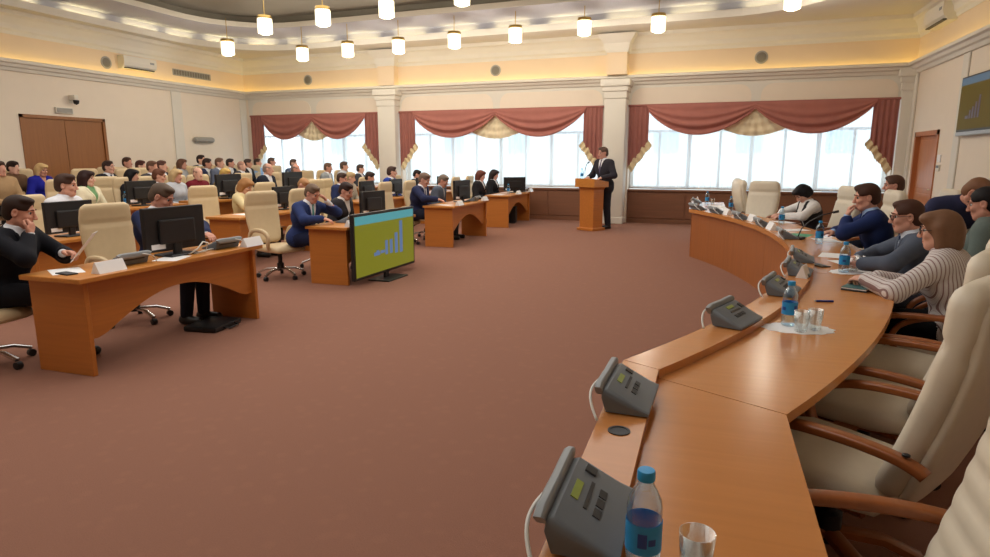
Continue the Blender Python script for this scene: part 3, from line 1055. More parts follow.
def make_bottle(full=True):
    t = thing('water_bottle', None, 'bottle')
    prof = [(0.02, 0.0), (0.03, 0.002), (0.033, 0.01), (0.031, 0.03), (0.033, 0.05), (0.0325, 0.12), (0.033, 0.135), (0.03, 0.152), (0.02, 0.172), (0.0135, 0.183), (0.0135, 0.195)]
    MB().lathe(prof, 24).build('bottle_body', M_PET, t, smooth='all')
    q = MB()
    q.lathe([(0.0338, 0.055), (0.0338, 0.112)], 24, cap=False)
    q.m = 1
    for k in range(9):
        a = -0.5 + 0.12 * k
        for j in range(2):
            pass
    rr = 0.0342
    for (a0, a1, z0, z1) in ((-2.2, -1.7, 0.07, 0.098), (-1.62, -1.2, 0.075, 0.088), (0.6, 1.1, 0.07, 0.098), (2.4, 3.0, 0.075, 0.09)):
        vs = []
        for k in range(5):
            a = a0 + (a1 - a0) * k / 4
            vs += [(rr * math.cos(a), rr * math.sin(a), z0), (rr * math.cos(a), rr * math.sin(a), z1)]
        q.add(vs, [(2 * k, 2 * k + 2, 2 * k + 3, 2 * k + 1) for k in range(4)])
    q.build('wrapper', [M_BLABEL, M_BLABEL2], t, smooth='all', fix=False)
    MB().lathe([(0.0155, 0.188), (0.0165, 0.19), (0.0165, 0.204), (0.015, 0.207), (0.001, 0.2075)], 20).build('cap', M_CAP, t, smooth=True)
    return t


def make_glass():
    m = MB().lathe([(0.024, 0.0), (0.027, 0.004), (0.033, 0.10), (0.0315, 0.1), (0.0255, 0.008), (0.001, 0.007)], 28)
    return tag(m.build('drinking_glass', M_CLEAR, smooth='all'), None, 'glass')


def sheet(name, m, w_, h_, lab, cat, loc, rz, tilt=0, group=None):
    o = MB().box(-w_ / 2, w_ / 2, -h_ / 2, h_ / 2, 0, 0.0012).build(name, m, None, loc, rz)
    return tag(o, lab, cat, group)
# ------------------------------------------------------------------ people: smooth-blended distance fields meshed into continuous surfaces
NP = lambda p: np.array(p, float)


def unit(v):
    v = NP(v)
    return v / max(1e-9, np.linalg.norm(v))


class Field:
    def __init__(s):
        s.p = []

    def cone(s, a, b, ra, rb, k=0.03, flat=None):
        a, b = NP(a), NP(b)
        r = max(ra, rb)
        s.p.append(('c', a, b, ra, rb, k, flat, np.minimum(a, b) - r, np.maximum(a, b) + r))
        return s

    def ell(s, c, rad, ax=None, k=0.03, neg=False):
        c, rad = NP(c), NP(rad)
        m = rad.max()
        s.p.append(('n' if neg else 'e', c, rad, ax, None, k, None, c - m, c + m))
        return s

    def bounds(s, pad_):
        q = [p for p in s.p if p[0] != 'n']
        return np.min([p[7] for p in q], 0) - pad_, np.max([p[8] for p in q], 0) + pad_

    def mesh(s, h, fine=(), off=0.0, cut=None, kmax=0.03):
        lo, hi = s.bounds(off + 3 * h)
        axes = []
        for i in range(3):
            x = [lo[i]]
            while x[-1] < hi[i]:
                st = h
                for flo, fhi, hf in fine:
                    if flo[i] - h <= x[-1] <= fhi[i] + h * 0.3:
                        st = min(st, hf)
                x.append(x[-1] + st)
            axes.append(np.array(x))
        X, Y, Z = axes
        F = np.full((len(X), len(Y), len(Z)), 0.5, np.float32)
        for kd, a, b, c, d, k, flat, l0, h0 in s.p:
            mg = off + k + 2.5 * h
            sl = []
            for i, A in enumerate(axes):
                i0 = np.searchsorted(A, l0[i] - mg)
                i1 = np.searchsorted(A, h0[i] + mg)
                sl.append(slice(i0, max(i1, i0)))
            xs, ys, zs = X[sl[0]][:, None, None], Y[sl[1]][None, :, None], Z[sl[2]][None, None, :]
            if xs.size == 0 or ys.size == 0 or zs.size == 0:
                continue
            px, py, pz = xs - a[0], ys - a[1], zs - a[2]
            if kd == 'c':
                ba = b - a
                if flat:
                    f, q = flat
                    dt = (px * f[0] + py * f[1] + pz * f[2]) * (q - 1)
                    px, py, pz = px + dt * f[0], py + dt * f[1], pz + dt * f[2]
                L2 = max(1e-9, ba @ ba)
                t = np.clip((px * ba[0] + py * ba[1] + pz * ba[2]) / L2, 0, 1)
                D = np.sqrt((px - t * ba[0]) ** 2 + (py - t * ba[1]) ** 2 + (pz - t * ba[2]) ** 2) - (c + (d - c) * t)
            else:
                ax = c if c is not None else np.eye(3)
                q = [px * ax[i][0] + py * ax[i][1] + pz * ax[i][2] for i in range(3)]
                k0 = np.sqrt(sum((q[i] / b[i]) ** 2 for i in range(3)))
                k1 = np.sqrt(sum((q[i] / b[i] ** 2) ** 2 for i in range(3)))
                D = k0 * (k0 - 1) / np.maximum(k1, 1e-6)
            S = F[sl[0], sl[1], sl[2]]
            if kd == 'n':
                hh = np.clip(0.5 - 0.5 * (S + D) / k, 0, 1)
                F[sl[0], sl[1], sl[2]] = S * (1 - hh) + (-D) * hh + k * hh * (1 - hh)
            else:
                D = D - off
                hh = np.clip(0.5 + 0.5 * (S - D) / k, 0, 1)
                F[sl[0], sl[1], sl[2]] = S * (1 - hh) + D * hh - k * hh * (1 - hh)
        if cut is not None:
            F = np.maximum(F, cut(X[:, None, None], Y[None, :, None], Z[None, None, :]))
        return snets(F, X, Y, Z)


CORN = [(0, 0, 0), (1, 0, 0), (0, 1, 0), (1, 1, 0), (0, 0, 1), (1, 0, 1), (0, 1, 1), (1, 1, 1)]
EDG = [(0, 1), (2, 3), (4, 5), (6, 7), (0, 2), (1, 3), (4, 6), (5, 7), (0, 4), (1, 5), (2, 6), (3, 7)]


def snets(F, X, Y, Z):
    S = F < 0
    S[0], S[-1], S[:, 0], S[:, -1], S[:, :, 0], S[:, :, -1] = (False,) * 6
    F = np.where(S, F, np.maximum(F, 1e-6))
    c = np.zeros(tuple(n - 1 for n in F.shape), np.int8)
    for a, b, d in CORN:
        c += S[a:c.shape[0] + a, b:c.shape[1] + b, d:c.shape[2] + d]
    act = (c > 0) & (c < 8)
    I = np.argwhere(act)
    idx = np.full(c.shape, -1, np.int64)
    idx[act] = np.arange(len(I))
    acc = np.zeros((len(I), 3))
    cnt = np.zeros(len(I))
    fv = [F[I[:, 0] + a, I[:, 1] + b, I[:, 2] + d] for a, b, d in CORN]
    pv = [np.stack([X[I[:, 0] + a], Y[I[:, 1] + b], Z[I[:, 2] + d]], 1) for a, b, d in CORN]
    for a, b in EDG:
        m = (fv[a] < 0) != (fv[b] < 0)
        den = np.where(m, fv[a] - fv[b], 1)
        t = np.where(m, fv[a] / den, 0)[:, None]
        acc += np.where(m[:, None], pv[a] + (pv[b] - pv[a]) * t, 0)
        cnt += m
    V = acc / np.maximum(cnt, 1)[:, None]
    Q = []
    for ax in range(3):
        s0 = [slice(1, -1)] * 3
        s1 = [slice(1, -1)] * 3
        s0[ax], s1[ax] = slice(0, -1), slice(1, None)
        A, B = S[tuple(s0)], S[tuple(s1)]
        E_ = np.argwhere(A != B)
        if not len(E_):
            continue
        ins = A[tuple(E_.T)]
        o1, o2 = [(1, 2), (2, 0), (0, 1)][ax]
        def cell(d1, d2):
            q = E_.copy()
            q[:, o1] += d1
            q[:, o2] += d2
            return idx[q[:, 0], q[:, 1], q[:, 2]]
        q = np.stack([cell(0, 0), cell(1, 0), cell(1, 1), cell(0, 1)], 1)
        q[~ins] = q[~ins][:, ::-1]
        Q.append(q)
    Q = np.concatenate(Q) if Q else np.zeros((0, 4), int)
    return V, Q[(Q >= 0).all(1)]


def mesh_obj(name, VQ, mats, parent, mi=None):
    V, Q = VQ
    me = bpy.data.meshes.new(name)
    me.vertices.add(len(V))
    me.vertices.foreach_set('co', V.astype(np.float32).ravel())
    me.loops.add(Q.size)
    me.loops.foreach_set('vertex_index', Q.astype(np.int32).ravel())
    me.polygons.add(len(Q))
    me.polygons.foreach_set('loop_start', np.arange(0, Q.size, 4, dtype=np.int32))
    me.update(calc_edges=True)
    me.polygons.foreach_set('use_smooth', np.ones(len(Q), bool))
    for m in mats if isinstance(mats, (list, tuple)) else [mats]:
        me.materials.append(m)
    if mi is not None:
        me.polygons.foreach_set('material_index', mi.astype(np.int32))
    me.validate()
    o = bpy.data.objects.new(name, me)
    COL.objects.link(o)
    o.parent = parent
    return o


def cloth(c, kind='cloth'):
    return mat('%s_%d_%d_%d' % (kind, *c), c, 0.85 if kind == 'cloth' else 0.6, var=0.10, scale=60, spec=0.2)


LOD = [(0.014, 0.0058), (0.018, 0.009), (0.026, 0.0135)]


def ik(S, Wt, l1, l2, hint):
    d = Wt - S
    ln = np.linalg.norm(d)
    u_ = d / ln
    ln = min(ln, (l1 + l2) * 0.995)
    a = (l1 * l1 - l2 * l2 + ln * ln) / (2 * ln)
    h = math.sqrt(max(0, l1 * l1 - a * a))
    p = unit(hint - u_ * (hint @ u_))
    return S + u_ * a + p * h, S + u_ * ln


def person(label, loc, rz, lod=2, top='suit', jac=(30, 34, 52), shirt=(226, 228, 232), tie=None, trou=(28, 28, 34), hair='short', hcol=(62, 44, 34), skin=(206, 158, 136),
           lean=8, hp=8, hy=0, twist=0, LH=None, RH=None, stand=False, female=False, glasses=False, s=1.0, group=None, beard=False, topmat=None, bald=False, feet=None, kn=None, hroll=0):
    t = thing('person', label, 'person', loc, rz, group)
    t.scale = (s, s, s)
    h, hf = LOD[lod]
    sw = 0.165 if female else 0.19
    lr = R(lean)
    tw = R(twist)
    P_ = NP((0, 0, 0.93 if stand else 0.565))
    f0 = NP((-math.sin(tw), math.cos(tw), 0))
    r0 = NP((math.cos(tw), math.sin(tw), 0))
    zz = NP((0, 0, 1))
    u = zz * math.cos(lr) + f0 * math.sin(lr)
    f = f0 * math.cos(lr) - zz * math.sin(lr)
    r = r0
    C_ = P_ + u * 0.30
    N = P_ + u * (0.455 if female else 0.475)
    yw, pt = R(hy) + tw, R(hp)
    fh = NP((-math.sin(yw) * math.cos(pt), math.cos(yw) * math.cos(pt), -math.sin(pt)))
    uh = NP((-math.sin(yw) * math.sin(pt), math.cos(yw) * math.sin(pt), math.cos(pt)))
    rh = np.cross(fh, uh)
    if hroll:
        cr, sr = math.cos(R(hroll)), math.sin(R(hroll))
        rh, uh = rh * cr + uh * sr, uh * cr - rh * sr
    nd = unit(u * 0.55 + uh * 0.45)
    Hc = N + u * 0.035 + nd * 0.115 + fh * 0.022
    AX = np.array([rh, fh, uh])
    HD = lambda a, b, c: Hc + rh * a + fh * b + uh * c
    hips = [P_ + r0 * (-0.09) - zz * 0.01, P_ + r0 * 0.09 - zz * 0.01]
    if stand:
        ft = feet or ((-0.11, 0.0), (0.11, 0.04))
        knees = [NP((a * 0.95, b * 0.6 + 0.02, 0.5)) for a, b in ft]
        ank = [NP((a, b - 0.03, 0.09)) for a, b in ft]
    else:
        kw_ = kn or (0.09 if female else 0.13)
        knees = [NP((-kw_, 0.42, 0.53)), NP((kw_, 0.42, 0.53))]
        ft = feet or ((-kw_, 0.40), (kw_, 0.36))
        ank = [NP((a, b, 0.095)) for a, b in ft]
    toes = [NP((a[0] * 1.15, a[1] + 0.15, 0.04)) for a in ank]
    heel = [NP((a[0], a[1] - 0.035, 0.04)) for a in ank]
    sh = [N - r * sw - u * 0.05, N + r * sw - u * 0.05]
    HN = []
    for i, hd in enumerate((LH, RH)):
        sg = -1 if i == 0 else 1
        if hd is None:
            hd = dict(p=(sg * 0.17, 0.02, 0.76), d=(0, 0.1, -1), n=(-sg, 0, 0)) if stand else dict(p=(sg * 0.10, 0.27, 0.645), d=(-sg * 0.4, 1, -0.12), n=(0, 0, -1))
        on_top = not stand and hd['p'][2] > 0.7 and hd['p'][1] > 0.3
        if on_top and hd['p'][2] < 0.83:
            hd['p'] = (hd['p'][0], hd['p'][1], 0.822)
        hint = NP(hd.get('e', (sg * 0.9, -0.3, -0.05) if on_top else (sg * 0.7, -0.35, -0.8)))
        E_, W_ = ik(sh[i], NP(hd['p']), 0.285, 0.255, hint)
        HN.append((E_, W_, unit(hd['d']), NP(hd['n']), sg, hd.get('c', 22), hd.get('th', 0.4)))

    def torso(F, g=1.0):
        F.cone(hips[0], hips[1], 0.118, 0.118, 0.05)
        F.cone(P_ + u * 0.03, C_ - u * 0.04, 0.132 * g, 0.135 * g, 0.06, (f, 1.22))
        F.cone(C_ - r * (sw - 0.11), C_ + r * (sw - 0.11), 0.13 * g, 0.13 * g, 0.06, (f, 1.15))
        F.cone(C_ + u * 0.08 - r * (sw - 0.10), C_ + u * 0.08 + r * (sw - 0.10), 0.105, 0.105, 0.06, (f, 1.1))
        for i in (0, 1):
            F.cone(N - u * 0.03 + r * (0.05 if i else -0.05), sh[i], 0.062, 0.058, 0.05)
        if female:
            F.ell(C_ + u * 0.01 + f * 0.095 - r * 0.065, (0.06, 0.055, 0.065), None, 0.05)
            F.ell(C_ + u * 0.01 + f * 0.095 + r * 0.065, (0.06, 0.055, 0.065), None, 0.05)

    def arms(F, w0=0.054, w1=0.046, w2=0.034, upto=1.0):
        for i in (0, 1):
            E_, W_ = HN[i][0], HN[i][1]
            F.cone(sh[i], E_, w0, w1, 0.03)
            F.cone(E_, E_ + (W_ - E_) * upto, w1, w2, 0.03)

    def legs(F):
        for i in (0, 1):
            F.cone(hips[i], knees[i], 0.088, 0.062, 0.03)
            F.cone(knees[i], ank[i], 0.06, 0.043, 0.03)

    # ---- body (skin), one continuous surface
    B = Field()
    torso(B)
    arms(B, 0.05, 0.041, 0.027)
    legs(B)
    for i in (0, 1):
        B.cone(heel[i], toes[i], 0.04, 0.032, 0.02)
    B.cone(N - u * 0.03, Hc - uh * 0.04 - fh * 0.02, 0.056 if not female else 0.05, 0.05 if not female else 0.045, 0.025)
    B.ell(HD(0, -0.012, 0.035), (0.075, 0.094, 0.086), AX, 0.02)
    B.ell(HD(0, 0.02, -0.04), (0.059, 0.072, 0.076), AX, 0.03)
    B.cone(HD(-0.02, 0.055, -0.092), HD(0.02, 0.055, -0.092), 0.022, 0.022, 0.025)
    B.cone(HD(-0.05, 0.0, -0.06), HD(-0.022, 0.06, -0.09), 0.022, 0.02, 0.02)
    B.cone(HD(0.05, 0.0, -0.06), HD(0.022, 0.06, -0.09), 0.022, 0.02, 0.02)
    if lod < 2:
        for a in (-1, 1):
            B.ell(HD(a * 0.033, 0.098, 0.01), (0.018, 0.017, 0.013), AX, 0.012, neg=True)
            B.cone(HD(a * 0.014, 0.086, 0.031), HD(a * 0.046, 0.075, 0.03), 0.009, 0.008, 0.012)
            B.ell(HD(a * 0.04, 0.066, -0.022), (0.02, 0.02, 0.018), AX, 0.02)
            B.ell(HD(a * 0.078, -0.008, -0.006), (0.011, 0.021, 0.032), AX, 0.008)
            B.ell(HD(a * 0.083, -0.004, -0.002), (0.006, 0.011, 0.018), AX, 0.005, neg=True)
            B.ell(HD(a * 0.012, 0.103, -0.032), (0.008, 0.009, 0.007), AX, 0.008)
        B.cone(HD(0, 0.088, 0.018), HD(0, 0.112, -0.026), 0.008, 0.0115, 0.012)
        B.cone(HD(-0.017, 0.085, -0.056), HD(0.017, 0.085, -0.056), 0.0075, 0.0075, 0.006)
        B.cone(HD(-0.014, 0.084, -0.068), HD(0.014, 0.084, -0.068), 0.008, 0.008, 0.006)
    else:
        for a in (-1, 1):
            B.ell(HD(a * 0.078, -0.008, -0.006), (0.014, 0.022, 0.032), AX, 0.01)
        B.cone(HD(0, 0.086, 0.018), HD(0, 0.108, -0.026), 0.01, 0.015, 0.012)
    fine = [(Hc - 0.14, Hc + 0.14, hf)]
    for E_, W_, d, n, sg, curl, th in HN:
        n = unit(n - d * (n @ d))
        sd = np.cross(n, d) * (-sg)                 # towards the thumb
        pc = W_ + d * 0.052
        B.cone(W_, W_ + d * 0.02, 0.026, 0.024, 0.02)
        B.ell(pc, (0.05, 0.041, 0.018), np.array([d, sd, n]), 0.015)
        for k, (ln, ba) in enumerate(((0.072, 0.029), (0.08, 0.0095), (0.074, -0.0105), (0.058, -0.0295))):
            b0 = W_ + d * (0.09 - 0.004 * abs(k - 1)) + sd * ba
            c1, c2, c3 = R(curl), R(curl * 2.1), R(curl * 2.9)
            rad = 0.0092 if lod < 2 else 0.0115
            d1, d2, d3 = (d * math.cos(c) + n * math.sin(c) for c in (c1, c2, c3))
            p1 = b0 + d1 * ln * 0.45
            p2 = p1 + d2 * ln * 0.32
            p3 = p2 + d3 * ln * 0.23
            B.cone(b0 - d * 0.01, p1, rad, rad * 0.93, 0.006)
            B.cone(p1, p2, rad * 0.93, rad * 0.86, 0.004)
            B.cone(p2, p3, rad * 0.86, rad * 0.76, 0.004)
        t0 = W_ + d * 0.03 + sd * 0.03
        t1 = t0 + unit(d * 0.75 + sd * 0.6 + n * th) * 0.042
        t2 = t1 + unit(d * 0.95 + sd * 0.1 + n * th * 1.3) * 0.03
        B.cone(W_ + d * 0.012 + sd * 0.012, t0, 0.016, 0.0135, 0.012)
        B.cone(t0, t1, 0.0125, 0.0105, 0.006)
        B.cone(t1, t2, 0.0105, 0.0085, 0.004)
        if lod < 2:
            fine.append((pc - 0.12, pc + 0.12, hf if lod == 0 else 0.007))
    V, Q = B.mesh(h, fine)
    Mskin = cloth(skin, 'skin')
    mi = None
    mats = [Mskin]
    if lod < 2:
        cen = V[Q].mean(1) - HD(0, 0.09, -0.061)
        q = np.stack([cen @ rh / 0.025, cen @ fh / 0.02, cen @ uh / 0.0115], 1)
        mi = ((q ** 2).sum(1) < 1).astype(int)
        mats.append(M_LIPS)
    mesh_obj('body', (V, Q), mats, t, mi)

    def rel(X, Y, Z, o, a):
        return (X - o[0]) * a[0] + (Y - o[1]) * a[1] + (Z - o[2]) * a[2]

    # ---- clothes
    jm, sm_, tm = topmat or cloth(jac), cloth(shirt), cloth(trou)
    D_ = Field()
    D_.cone(hips[0], hips[1], 0.118, 0.118, 0.05)
    legs(D_)
    mesh_obj('trousers', D_.mesh(h, (), 0.012 if not stand else 0.02, lambda X, Y, Z: rel(X, Y, Z, P_, u) - 0.12), tm, t)
    for i in (0, 1):
        S_ = Field()
        S_.cone(heel[i] + NP((0, 0, 0.002)), toes[i], 0.043, 0.036, 0.02)
        S_.cone(ank[i] - NP((0, 0, 0.02)), heel[i] + NP((0, 0.03, 0.01)), 0.042, 0.042, 0.02)
        mesh_obj('shoe', S_.mesh(0.016, (), 0.004, lambda X, Y, Z: 0.002 - Z + 0 * X + 0 * Y), M_SHOE, t)
    vd = {'suit': 0.30, 'blazer': 0.27, 'vest': 0.34}.get(top, 0)
    if top in ('suit', 'blazer'):
        S_ = Field()
        torso(S_)
        S_.cone(N - u * 0.02 - f * 0.0, N + u * 0.045 + fh * 0.012, 0.066, 0.06, 0.03)
        mesh_obj('shirt', S_.mesh(h * 0.85, (), 0.005, lambda X, Y, Z: np.maximum(rel(X, Y, Z, N, u) - 0.055, -rel(X, Y, Z, P_, u))), sm_, t)
        if lod < 2:
            for i in (0, 1):
                S_ = Field()
                E_, W_ = HN[i][0], HN[i][1]
                S_.cone(E_ + (W_ - E_) * 0.72, W_ + (W_ - E_) * 0.03, 0.033, 0.0315, 0.01)
                mesh_obj('shirt_cuff', S_.mesh(0.009, (), 0.003), sm_, t)
    J = Field()
    torso(J, 1.03)
    if top == 'vest':
        S_ = Field()
        torso(S_)
        arms(S_, 0.056, 0.05, 0.04, 0.99)
        S_.cone(N - u * 0.02, N + u * 0.045 + fh * 0.012, 0.066, 0.06, 0.03)
        mesh_obj('shirt', S_.mesh(h * 0.85, (), 0.006, lambda X, Y, Z: np.maximum(rel(X, Y, Z, N, u) - 0.05, -rel(X, Y, Z, P_, u))), sm_, t)
    else:
        arms(J, 0.058, 0.05, 0.04, 0.93 if top == 'suit' else 0.97)
    if top in ('blouse', 'shirt'):
        J.cone(N - u * 0.02, N + u * 0.04 + fh * 0.01, 0.064, 0.06, 0.03)
    if stand and top == 'suit':
        J.cone(hips[0] - zz * 0.08, hips[1] - zz * 0.08, 0.122, 0.122, 0.05)

    def jcut(X, Y, Z):
        uu, rr, ff = rel(X, Y, Z, N, u), rel(X, Y, Z, N, r), rel(X, Y, Z, N, f)
        low = -0.60 if not stand else -0.68
        o_ = np.maximum(low - uu + 0 * rr, -10)
        o_ = np.maximum(o_, uu - (0.055 if top in ('blouse', 'shirt') else 0.035))
        if vd:
            wd = np.clip((uu + vd) / vd, 0, 1.3) * 0.072
            ins = np.maximum(np.maximum(np.abs(rr) - wd, -ff), -(uu + vd))
            o_ = np.maximum(o_, -ins)
        if top == 'vest':
            o_ = np.maximum(o_, np.abs(rr) - (sw - 0.035 + 0.2 * np.clip((-uu - 0.11) / 0.06, 0, 1)))
        if top == 'blouse':
            ins = np.maximum(np.maximum(np.abs(rr) - np.clip((uu + 0.1) / 0.1, 0, 1.3) * 0.045, -ff), -(uu + 0.1))
            o_ = np.maximum(o_, -ins)
        return o_
    mesh_obj({'suit': 'jacket', 'blazer': 'jacket', 'vest': 'vest', 'blouse': 'blouse', 'shirt': 'shirt'}[top], J.mesh(h * (0.85 if lod else 0.75), (), 0.012, jcut), jm, t)
    if vd and top != 'vest' and lod < 2:
        L_ = Field()
        torso(L_, 1.03)

        def lcut(X, Y, Z):
            uu, rr, ff = rel(X, Y, Z, N, u), rel(X, Y, Z, N, r), rel(X, Y, Z, N, f)
            g = np.clip((uu + vd) / vd, 0, 1.1)
            return np.maximum(np.maximum(g * 0.072 - 0.004 - np.abs(rr), np.abs(rr) - (g * 0.072 + 0.006 + 0.034 * np.clip(g * 1.5, 0, 1))), np.maximum(np.maximum(-ff, uu - 0.012), -(uu + vd)))
        mesh_obj('lapels', L_.mesh(0.0105, (), 0.018, lcut), jm, t)
    if tie and lod < 2:
        T_ = Field()
        torso(T_)
        T_.ell(N + f * 0.062 + u * 0.012, (0.02, 0.018, 0.022), np.array([r, f, u]), 0.01)

        def tcut(X, Y, Z):
            uu, rr, ff = rel(X, Y, Z, N, u), rel(X, Y, Z, N, r), rel(X, Y, Z, N, f)
            return np.maximum(np.maximum(np.abs(rr) - (0.016 + 0.026 * np.clip((-uu - 0.02) / 0.32, 0, 1)), 0.02 - ff), np.maximum(uu - 0.02, -0.36 - uu))
        mesh_obj('tie', T_.mesh(0.011, (), 0.011, tcut), cloth(tie), t)
    # ---- hair
    if hair != 'none':
        H_ = Field()
        big = {'short': 0.007, 'crop': 0.004, 'bob': 0.011, 'long': 0.011, 'pony': 0.008, 'full': 0.012, 'thin': 0.004, 'black_bob': 0.008}[hair]
        H_.ell(HD(0, -0.014, 0.037), (0.076, 0.095, 0.086), AX, 0.02)
        H_.ell(HD(0, -0.045, -0.015), (0.064, 0.062, 0.066), AX, 0.015)
        lng = hair in ('bob', 'long', 'black_bob')
        if hair in ('short', 'full'):
            H_.ell(HD(0.015, 0.035, 0.098), (0.052, 0.045, 0.02), AX, 0.015)
        if lng:
            dz = (-0.045 if hair == 'black_bob' else -0.085) if 'bob' in hair else -0.2
            for a in (-1, 1):
                H_.cone(HD(a * 0.066, -0.012, 0.02), HD(a * 0.068, -0.012, dz), 0.03, 0.026, 0.03)
            H_.cone(HD(-0.03, -0.07, 0.0), HD(-0.03, -0.068, dz), 0.045, 0.04, 0.03)
            H_.cone(HD(0.03, -0.07, 0.0), HD(0.03, -0.068, dz), 0.045, 0.04, 0.03)
            H_.ell(HD(0.0, 0.06, 0.082), (0.062, 0.04, 0.026), AX, 0.03)
        if hair == 'pony':
            H_.ell(HD(0, -0.115, 0.03), (0.03, 0.03, 0.03), AX, 0.02)
            H_.cone(HD(0, -0.135, 0.02), HD(0, -0.15, -0.13), 0.03, 0.018, 0.02)

        def hcut(X, Y, Z):
            a, b, c = rel(X, Y, Z, Hc, rh), rel(X, Y, Z, Hc, fh), rel(X, Y, Z, Hc, uh)
            top_ = 0.074 if not lng else 0.060
            q = np.sqrt((a / (0.068 + 0.012 * np.clip(c / 0.06, 0, 1))) ** 2 + ((b - 0.115) / 0.098) ** 2 + ((c + 0.045) / (0.045 + top_ + 0.01)) ** 2)
            o_ = (1 - q) * 0.06
            if not lng:
                o_ = np.maximum(o_, np.minimum(b + 0.012 + 0.35 * np.minimum(c, 0.0), 0.022 - c))
                o_ = np.maximum(o_, -0.075 - c + 0 * a)
                ear = np.sqrt(((np.abs(a) - 0.08) / 0.03) ** 2 + ((b + 0.006) / 0.026) ** 2 + ((c + 0.006) / 0.036) ** 2)
                o_ = np.maximum(o_, (1 - ear) * 0.025)
            if hair == 'thin':
                o_ = np.maximum(o_, np.minimum(np.minimum(b + 0.035, c - 0.06), 0.07 - np.abs(a)))
            return o_
        mesh_obj('hair', H_.mesh(hf * 1.25 if lod else 0.0068, (), big, hcut), cloth(hcol, 'hair'), t)
    if beard:
        H_ = Field()
        H_.ell(HD(0, 0.02, -0.04), (0.059, 0.072, 0.076), AX, 0.03)
        H_.cone(HD(-0.02, 0.055, -0.092), HD(0.02, 0.055, -0.092), 0.022, 0.022, 0.025)
        mesh_obj('beard', H_.mesh(hf * 1.2, (), 0.007, lambda X, Y, Z: np.maximum(rel(X, Y, Z, Hc, uh) + 0.05, -rel(X, Y, Z, Hc, fh) - 0.01)), cloth(hcol, 'hair'), t)
    # ---- eyes, brows, glasses
    HV = lambda a, b, c: tuple(HD(a, b, c))
    if lod < 2:
        for a in (-1, 1):
            m = MB()
            m.T = Matrix.Translation(HV(a * 0.033, 0.0735, 0.010)) @ Matrix(np.array([rh, fh, uh]).T.tolist()).to_4x4() @ Matrix.Rotation(-PI / 2, 4, 'X')
            pr = [(max(0.0003, 0.0118 * math.sin(PI * k / 10)), -0.0118 * math.cos(PI * k / 10)) for k in range(11)]
            m.lathe(pr, 14)
            for i, fc in enumerate(m.f):
                k = i // 14
                if k >= 6 and i < 140:
                    m.mi[i] = 1
            e = m.build('eye', [M_EYEW, M_EYED], t, smooth='all')
            MB().tube([HV(a * 0.015, 0.093, 0.033), HV(a * 0.03, 0.0935, 0.038), HV(a * 0.05, 0.078, 0.034)], [0.0032, 0.004, 0.002], 6).build('eyebrow', cloth(hcol, 'hair'), t, smooth='all')
    if glasses:
        g = MB()
        for a in (-1, 1):
            pts = [HV(a * 0.034 + 0.024 * math.cos(k * PI / 8), 0.104 - 0.012 * abs(math.cos(k * PI / 8)) * (1 if a * math.cos(k * PI / 8) > 0 else 0), 0.006 + 0.017 * math.sin(k * PI / 8)) for k in range(17)]
            g.tube(pts, 0.0024, 6)
            g.tube([HV(a * 0.058, 0.092, 0.012), HV(a * 0.077, 0.05, 0.012), HV(a * 0.082, -0.01, 0.008)], 0.0022, 6)
        g.tube([HV(-0.011, 0.106, 0.01), HV(0, 0.11, 0.013), HV(0.011, 0.106, 0.01)], 0.0022, 6)
        g.build('glasses', M_BLACK, t, smooth='all')
    return t
# ------------------------------------------------------------------ curved conference table on the right
TC = Vector((-8.06, 6.65, 0))
R0, R1, R2 = 8.8, 8.965, 9.46
A0, A1 = R(-28.0), R(28.0)
ZT, ZL = 0.75, 0.785


def pol(r, a, z=0.0):
    return Vector((TC.x + r * math.cos(a), TC.y + r * math.sin(a), z))


tb = thing('conference_table', 'long curved wooden conference table with a raised ledge along its inner side', 'table', (0.5, 6.65, 0))
TL = -tb.location


def tpart(name, lo, hi, z0, z1, m):
    q = MB()
    q.T = Matrix.Translation(TL)
    q.strip(lo, hi, z0, z1)
    return q.build(name, m, tb)


AS = [A0 + (A1 - A0) * k / 48 for k in range(49)]
thirds = [AS[0:17], AS[16:33], AS[32:49]]
yn0 = pol(R0, A0).y
xin, xl, xout = pol(R0, A0).x, pol(R1, A0).x, pol(R2, A0).x
for seg in thirds:
    g = 0.0004
    sg = [seg[0] + g] + seg[1:-1] + [seg[-1] - g]
    tpart('table_top', [pol(R1 - 0.01, a) for a in sg], [pol(R2, a) for a in sg], ZT - 0.04, ZT, M_TABLE)
    tpart('ledge', [pol(R0, a) for a in sg], [pol(R1, a) for a in sg], ZL - 0.055, ZL, M_TABLE)
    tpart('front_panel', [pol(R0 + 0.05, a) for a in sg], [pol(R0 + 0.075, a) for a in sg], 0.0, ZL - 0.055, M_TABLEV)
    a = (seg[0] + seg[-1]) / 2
    tpart('support', [pol(R0 + 0.08, a - 0.002), pol(R0 + 0.08, a + 0.002)], [pol(R2 - 0.4, a - 0.002), pol(R2 - 0.4, a + 0.002)], 0, ZT - 0.042, M_TABLEV)
